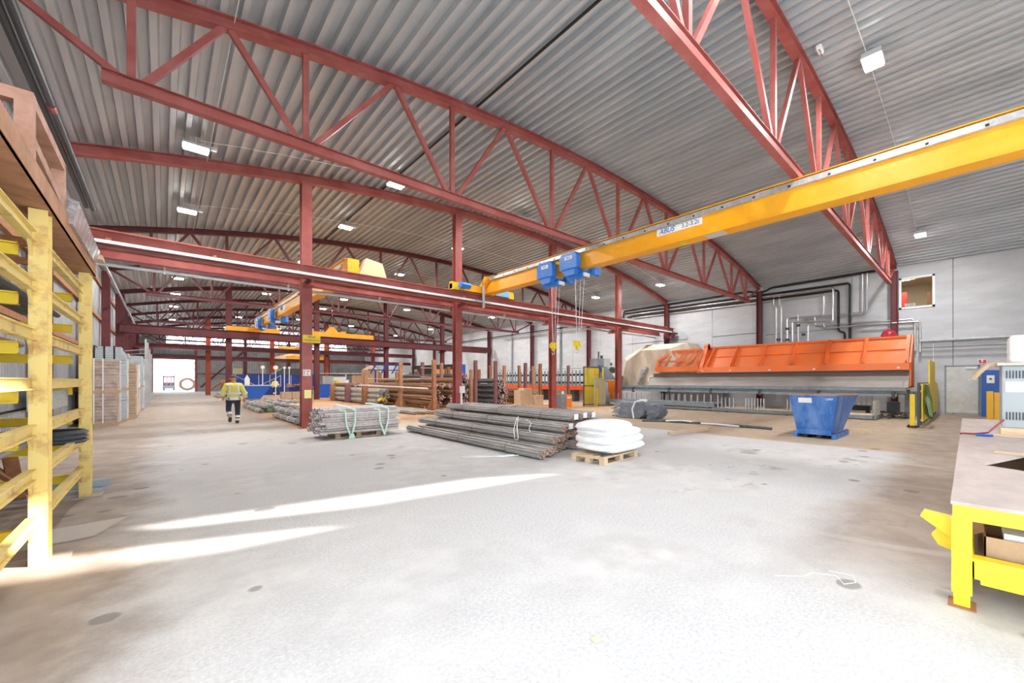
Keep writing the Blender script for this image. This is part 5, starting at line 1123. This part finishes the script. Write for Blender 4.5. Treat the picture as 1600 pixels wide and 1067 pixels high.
for i, (x0, x1, y0, y1, z1, m, l, c) in enumerate([(11.3, 12.0, 45, 46, 2.0, LGR, 'light grey cabinet behind the middle columns', 'cabinet'), (12.05, 13.2, 45.2, 46, 1.9, WHT, 'white control desk behind the middle columns', 'desk'), (13.0, 13.5, 44.8, 45.0, 1.3, BRBL, 'blue panel in front of the white control desk', 'panel'),
        (11.9, 12.3, 44.2, 44.5, 1.5, YEL2, 'yellow sack hanging beside the grey cabinet', 'sack'), (14.6, 16.4, 47, 48, 2.1, CARD, 'brown timber crate in the distance behind the stanchions', 'crate'), (16.8, 18.4, 50, 51, 1.8, RUST, 'rusty container in the distance behind the stanchions', 'container'),
        (9.9, 11.0, 42, 43, 1.2, BRBL, 'bright blue cage box right of the far signs', 'box'), (8.0, 9.6, 43.5, 45, .95, DBLU, 'dark blue trough full of reddish bars', 'trough'), (18.0, 19.8, 40.5, 42.3, 2.2, CARD, 'tan machine hood far behind the racks', 'machine'), (14, 15.5, 52, 53, 1.6, WHT, 'white box machine far behind the racks', 'machine')]):
    b = MB(); b.box(x0, x1, y0, y1, 0, z1); b.box(x0+.05, x1-.05, y0-.03, y0, z1*.55, z1*.9); b.box(x0-.02, x1+.02, y0-.02, y1+.02, z1, z1+.05)
    single({'cabinet': 'floor_cabinet', 'desk': 'control_desk', 'panel': 'blue_board', 'sack': 'yellow_sack', 'crate': 'timber_crate', 'container': 'steel_container', 'box': 'cage_box', 'trough': 'bar_trough', 'machine': 'box_machine'}[c], b, m, l, c)
b = MB(); rnd = random.Random(9)
for k in range(60): x = 8.0+rnd.random()*1.6; b.tube([(x, 43.2, .95+.3*math.sin((x-8)*2)*rnd.random()), (x, 45.2, 1.0+.3*rnd.random())], .03, 4)
single('red_bars', b, REBR, 'heap of reddish bars lying on the dark blue trough', 'bars')
b = MB()
for x in (12.8, 15.2, 17.6, 20): b.box(x, x+.06, 43.9, 43.96, 0, 2.3)
b.box(10.5, 20, 43.9, 43.95, 2.25, 2.3); b.box(10.5, 20, 43.9, 43.95, 1.2, 1.25); single('guard_rail', b, WHT, 'white guard rail fence in front of the far machines', 'fence')
for i, (x, l) in enumerate(((6.3, 'left'), (6.95, 'right'))):
    b = MB(); b.box(x, x+.62, 36.6, 37.3, .2, .72); b.box(x+.15, x+.35, 36.59, 36.6, .5, .6); single('cardboard_box', b, CARD, 'brown box on trestles behind the leftmost near column, %s one' % l, 'box')
b = MB(); b.box(6.2, 7.7, 36.7, 37.2, .14, .2); b.tube([(6.4, 36.8, .0), (6.4, 36.8, .14)], .03, 6); b.tube([(7.4, 36.8, .0), (7.4, 36.8, .14)], .03, 6); single('trestle', b, WOOD, 'low timber trestle under the two brown boxes', 'trestle')
t = TH('blue_rack', 'slanted blue tube frame on tan sheet covers behind the rack posts', 'frame', (14, 33, 2.3))
b = MB()
for k in range(3): b.bar((12.6+k*.9, 36.5, 2.2), (13.1+k*.9, 36.5, 3.1), .09, .09)
b.bar((12.4, 36.5, 2.95), (15.3, 36.5, 2.95), .1, .1); b.bar((12.4, 36.5, 2.5), (15.3, 36.5, 2.5), .08, .08); b.bar((13.0, 36.5, 0), (13.0, 36.5, 2.5), .1, .1); b.bar((15.1, 36.5, 0), (15.1, 36.5, 2.5), .1, .1); t.part('tubes', b, DBLU)
t = TH('covered_machine', 'machine under a dark roof with orange sides behind the second near column', 'machine', (18, 34, 0))
b = MB(); b.prism([(16.0, 0), (20.3, 0), (20.3, 2.7), (19.0, 3.1), (16.0, 2.9)], 34.0, 36, 'y'); t.part('body', b, BLK)
b = MB(); b.box(17.2, 19.6, 33.9, 34.0, .9, 2.6); t.part('orange_panel', b, mat('dull_orange', (.68, .30, .14)))
b = MB(); b.prism([(19.3, 1.5), (20.2, 1.5), (20.2, 3.1), (19.8, 3.1)], 33.8, 33.9, 'y'); t.part('blue_plate', b, BRBL)
t = TH('tan_hood', 'tan cone-shaped hood left of the blue tube frame', 'hood', (14.4, 41.7, 0))
b = MB(); b.tube([(14.4, 41.7, 0), (14.4, 41.7, 1.6), (14.4, 41.7, 2.6), (14.4, 41.7, 3.1)], [.85, .85, .8, .1], 12); t.part('cone', b, CARD)
# things by and beyond the gate
t = TH('rusty_drum', 'rusty rounded steel scoop near the far gate', 'scoop', (5.2, 66, 0))
b = MB(); b.tube([(5.0, 66, .8), (6.6, 66, .8)], [.9, .9], 14); t.part('shell', b, RUST, smooth=True)
b = MB(); b.bar((3.6, 65.5, .1), (5.2, 65.8, 1.5), .3, .15); t.part('arm', b, RUST)
b = MB(); b.box(6.3, 7.5, 60, 61, 1.3, 1.7); b.box(6.4, 7.4, 60.1, 60.9, 0, 1.3); single('blue_skip_box', b, DBLU, 'small dark blue box machine left of the walking person', 'machine')
b = MB(); b.box(6.5, 7.4, 68, 68.3, 1.8, 3.2); b.box(6.5, 7.4, 68, 68.3, 0, 1.8); single('pale_window_panel', b, mat('pale_panel', (.75, .72, .45), .6), 'pale yellowish panel standing at the far gable', 'panel')
t = TH('forklift', 'grey forklift with red mast parked outside the far gate', 'forklift', (.6, 90, 0))
for x in (0.0, 1.2): b = MB(); b.box(x-.1, x+.06, 89.4, 89.6, .1, 2.4); t.part('mast', b, BLK)
b = MB(); b.box(0.0, 1.2, 89.8, 91.6, .35, 1.0); b.box(0.05, 1.15, 90.9, 91.7, 1.0, 1.3); t.part('body', b, DKG)
b = MB(); b.box(.3, .45, 89.5, 89.7, .6, 2.2); b.box(.75, .9, 89.5, 89.7, .6, 2.2); t.part('lift_chain', b, mat('pink_red', (.30, .02, .03), .5))
b = MB(); b.box(-.05, 1.25, 89.7, 91.4, 2.05, 2.28)
for x in (0, 1.14): b.box(x, x+.06, 91.3, 91.4, 1, 2.2)
t.part('roof_guard', b, DKG)
for x in (-.05, 1.05):
    b = MB(); b.tube([(x, 90, .33), (x+.2, 90, .33)], .33, 16); b.tube([(x, 91.3, .28), (x+.2, 91.3, .28)], .28, 16); t.part('wheel', b, BLK, smooth=True)
b = MB(); b.box(.15, .3, 88.4, 89.5, .08, .13); b.box(.9, 1.05, 88.4, 89.5, .08, .13); b.box(0, 1.2, 89.35, 89.45, .3, .8); t.part('fork', b, DKG)
def ringcoil(x, y, z, R, r, lab, m, name='steel_coil', tilt=0):
    b = MB(); b.tube([(x+R*math.cos(a), y+tilt*math.sin(a), z+R*math.sin(a)) for a in [2*PI*k/32 for k in range(32)]], r, 10, closed=True); return single(name, b, m, lab, 'coil', smooth=True)
ringcoil(2.65, 87.4, 1.0, .82, .2, 'large rusty brown ring coil standing outside the gate beside the forklift', mat('ring_brown', (.10, .05, .025), .8))
pale = mat('pale_coil', (.17, .165, .16), .7)
for i, (x, z, R) in enumerate(((-1.2, 1.5, .8), (-.3, 4.6, .8), (2.3, 4.4, .8), (3.9, 4.3, .8), (5.4, 4.4, .8), (3.6, 2.0, .8), (5.1, 1.5, .8), (6.5, 3.6, .8))):
    ringcoil(x-.5, 109.5, 1.42 if z < 2.5 else 4.42, R, .12, 'pale wire coil in the outdoor store beyond the gate, %s counted from the left' % ORD[i], pale)
b = MB()
for k in range(5): b.box(-4+k*3.2, -3.9+k*3.2, 109.9, 110, 0, 5.6)
b.box(-4, 9, 109.2, 110, .0, .5); b.box(-4, 9, 109.2, 110, 3.4, 3.5); single('coil_store', b, pale, 'pale open-air rack holding the wire coils beyond the gate', 'rack')
# ------------------------------------------------------------------ people
def skinobj(name, V, E, R, m, parent=None, sub=1, root=0):
    me = bpy.data.meshes.new(name); me.from_pydata(V, E, []); me.materials.append(m)
    o = bpy.data.objects.new(name, me); COL.objects.link(o)
    if parent: o.parent = parent
    s = o.modifiers.new('skin', 'SKIN'); s.use_smooth_shade = True
    for i, r in enumerate(R):
        v = me.skin_vertices[0].data[i]; v.radius = (r, r) if not isinstance(r, tuple) else r; v.use_root = i == root
    ss = o.modifiers.new('sub', 'SUBSURF'); ss.levels = sub; ss.render_levels = sub+1
    return o
def person(lab, loc, rz_, child_label=True):
    """walks towards local +Y, seen from behind; left foot planted, right foot lifted back"""
    t = thing('person', lab, 'person', loc, rz_)
    V = [(0, 0, .98), (0, -.01, 1.15), (0, 0, 1.38), (0, .01, 1.50), (0, .02, 1.58), (0, .03, 1.66), (0, .03, 1.74),
         (.12, 0, .94), (.13, .05, .50), (.12, .0, .10), (.12, .14, .05),                # right-hand leg, planted
         (-.12, 0, .94), (-.13, .10, .52), (-.12, -.16, .28), (-.12, -.14, .20),          # other leg, foot lifted behind
         (.21, 0, 1.43), (.30, -.04, 1.15), (.34, .10, .93), (.345, .13, .86),
         (-.21, 0, 1.43), (-.29, .0, 1.15), (-.27, .18, 1.0), (-.26, .23, .95)]
    E = [(0, 1), (1, 2), (2, 3), (3, 4), (4, 5), (5, 6), (0, 7), (7, 8), (8, 9), (9, 10), (0, 11), (11, 12), (12, 13), (13, 14), (2, 15), (15, 16), (16, 17), (17, 18), (2, 19), (19, 20), (20, 21), (21, 22)]
    R = [.13, .12, .15, .06, .065, .095, .07, .085, .06, .04, .035, .085, .06, .045, .04, .06, .045, .032, .035, .06, .045, .032, .035]
    body = skinobj('body', V, E, R, SKIN, t)
    for s, (hx, hy, hz) in ((1, (.345, .13, .86)), (-1, (-.26, .23, .95))):
        b = MB()
        for q, l in enumerate((.075, .085, .08, .065)): b.tube([(hx-.028+q*.018, hy+.0, hz-.01), (hx-.028+q*.019, hy+.012, hz-.01-l*.55), (hx-.028+q*.019, hy+.035, hz-.01-l)], [.009, .009, .007], 6)
        b.tube([(hx-.03*s, hy, hz+.02), (hx-.05*s, hy+.03, hz-.01), (hx-.045*s, hy+.05, hz-.035)], [.011, .010, .008], 6); b.build('fingers', SKIN, body, smooth=True)
    # face features look along +Y
    b = MB(); b.tube([(0, .12, 1.665), (0, .150, 1.64)], [.012, .016], 6); b.tube([(-.03, .121, 1.60), (0, .128, 1.598), (.03, .121, 1.60)], .006, 5)
    for s in (-1, 1): b.tube([(s*.035, .115, 1.685), (s*.035, .125, 1.685)], .012, 8); b.tube([(s*.095, .03, 1.66), (s*.108, .015, 1.67)], [.022, .016], 8)
    b.build('face_features', SKIN, body, smooth=True)
    h = skinobj('hair', [(0, .0, 1.67), (0, .01, 1.74), (0, .05, 1.765)], [(0, 1), (1, 2)], [.095, .09, .06], HAIR, t)
    J = skinobj('jacket', [(0, 0, .90), (0, -.01, 1.10), (0, -.01, 1.30), (0, 0, 1.45), (.2, 0, 1.42), (.31, -.04, 1.15), (.355, .07, .98), (-.2, 0, 1.42), (-.30, .0, 1.15), (-.285, .13, 1.03), (0, .0, 1.53)],
                [(0, 1), (1, 2), (2, 3), (3, 4), (4, 5), (5, 6), (3, 7), (7, 8), (8, 9), (3, 10)], [(.21, .16), (.21, .16), (.205, .165), (.15, .13), .095, .08, .072, .095, .08, .072, (.10, .10)], HIV, t, root=1)
    b = MB()
    def hoop(b, z, rx, ry, w, cy=-.01):
        n = 28; vs = [(rx*math.cos(2*PI*k/n), cy+ry*math.sin(2*PI*k/n), z+dz) for dz in (-w/2, w/2) for k in range(n)]
        b.add(vs, [(k, (k+1) % n, n+(k+1) % n, n+k) for k in range(n)])
    hoop(b, .93, .225, .185, .11); hoop(b, 1.12, .222, .185, .075)
    for s in (-1, 1): b.add([(s*.10, -.19, 1.12), (s*.16, -.175, 1.12), (s*.15, -.13, 1.44), (s*.09, -.15, 1.44)], [(0, 1, 2, 3)]); b.add([(s*.10, .17, 1.12), (s*.16, .155, 1.12), (s*.15, .12, 1.44), (s*.09, .14, 1.44)], [(0, 1, 2, 3)])
    for (a, c, r) in (((.315, -.035, 1.16), (.325, -.02, 1.10), .095), ((.345, .03, 1.03), (.355, .06, .985), .088), ((-.30, -.0, 1.17), (-.30, .02, 1.11), .095)): b.tube([a, c], r, 12, cap=False)
    b.build('reflective_bands', REFL, J, smooth=True)['label'] = 'white reflective bands'
    T = skinobj('trousers', [(0, 0, .93), (.115, 0, .86), (.13, .045, .50), (.12, .0, .14), (-.115, 0, .86), (-.13, .10, .52), (-.12, -.13, .31)], [(0, 1), (1, 2), (2, 3), (0, 4), (4, 5), (5, 6)], [(.16, .13), .115, .085, .07, .115, .085, .07], NAVY, t)
    b = MB()
    b.tube([(.122, .012, .30), (.12, .002, .22)], .088, 12, cap=False); b.tube([(.12, .0, .19), (.12, .0, .13)], .088, 12, cap=False); b.tube([(-.123, -.04, .40), (-.121, -.08, .355)], .09, 12, cap=False); b.tube([(-.121, -.095, .34), (-.12, -.125, .31)], .088, 12, cap=False)
    b.build('reflective_bands', REFL, T, smooth=True)
    for pts in ([(.12, -.05, .06), (.12, .03, .065), (.12, .17, .04)], [(-.12, -.20, .27), (-.12, -.17, .20), (-.12, -.12, .07)]):
        V2 = pts; skinobj('boot', V2, [(0, 1), (1, 2)], [.055, .06, .045], BOOT, t)
    return t
person('person in yellow hi-vis jacket and navy trousers walking away down the aisle', (1.83, 19.3, 0), math.radians(4))
person('distant person in yellow hi-vis jacket standing beyond the blue skip', (8.55, 53.2, 0), math.radians(200))

b = MB(); pts = [(3.55, 1.15, .004), (3.7, .98, .004), (3.82, .95, .004), (3.9, .80, .004), (3.78, .72, .004), (3.88, .66, .004), (4.0, .70, .004), (3.96, .86, .004)]
for p, q in zip(pts[:-1], pts[1:]): b.bar(p, q, .006, .003)
single('chalk_mark', b, WHT, 'white chalk scribble on the floor left of the yellow work table', 'chalk mark')
b = MB(); b.add([(1.86, 1.62, .002), (1.93, 1.60, .002), (1.92, 1.66, .012), (1.87, 1.67, .004)], [(0, 1, 2, 3)]); single('floor_scrap', b, CARDL, 'tiny pale scrap lying on the open floor in the foreground', 'scrap')
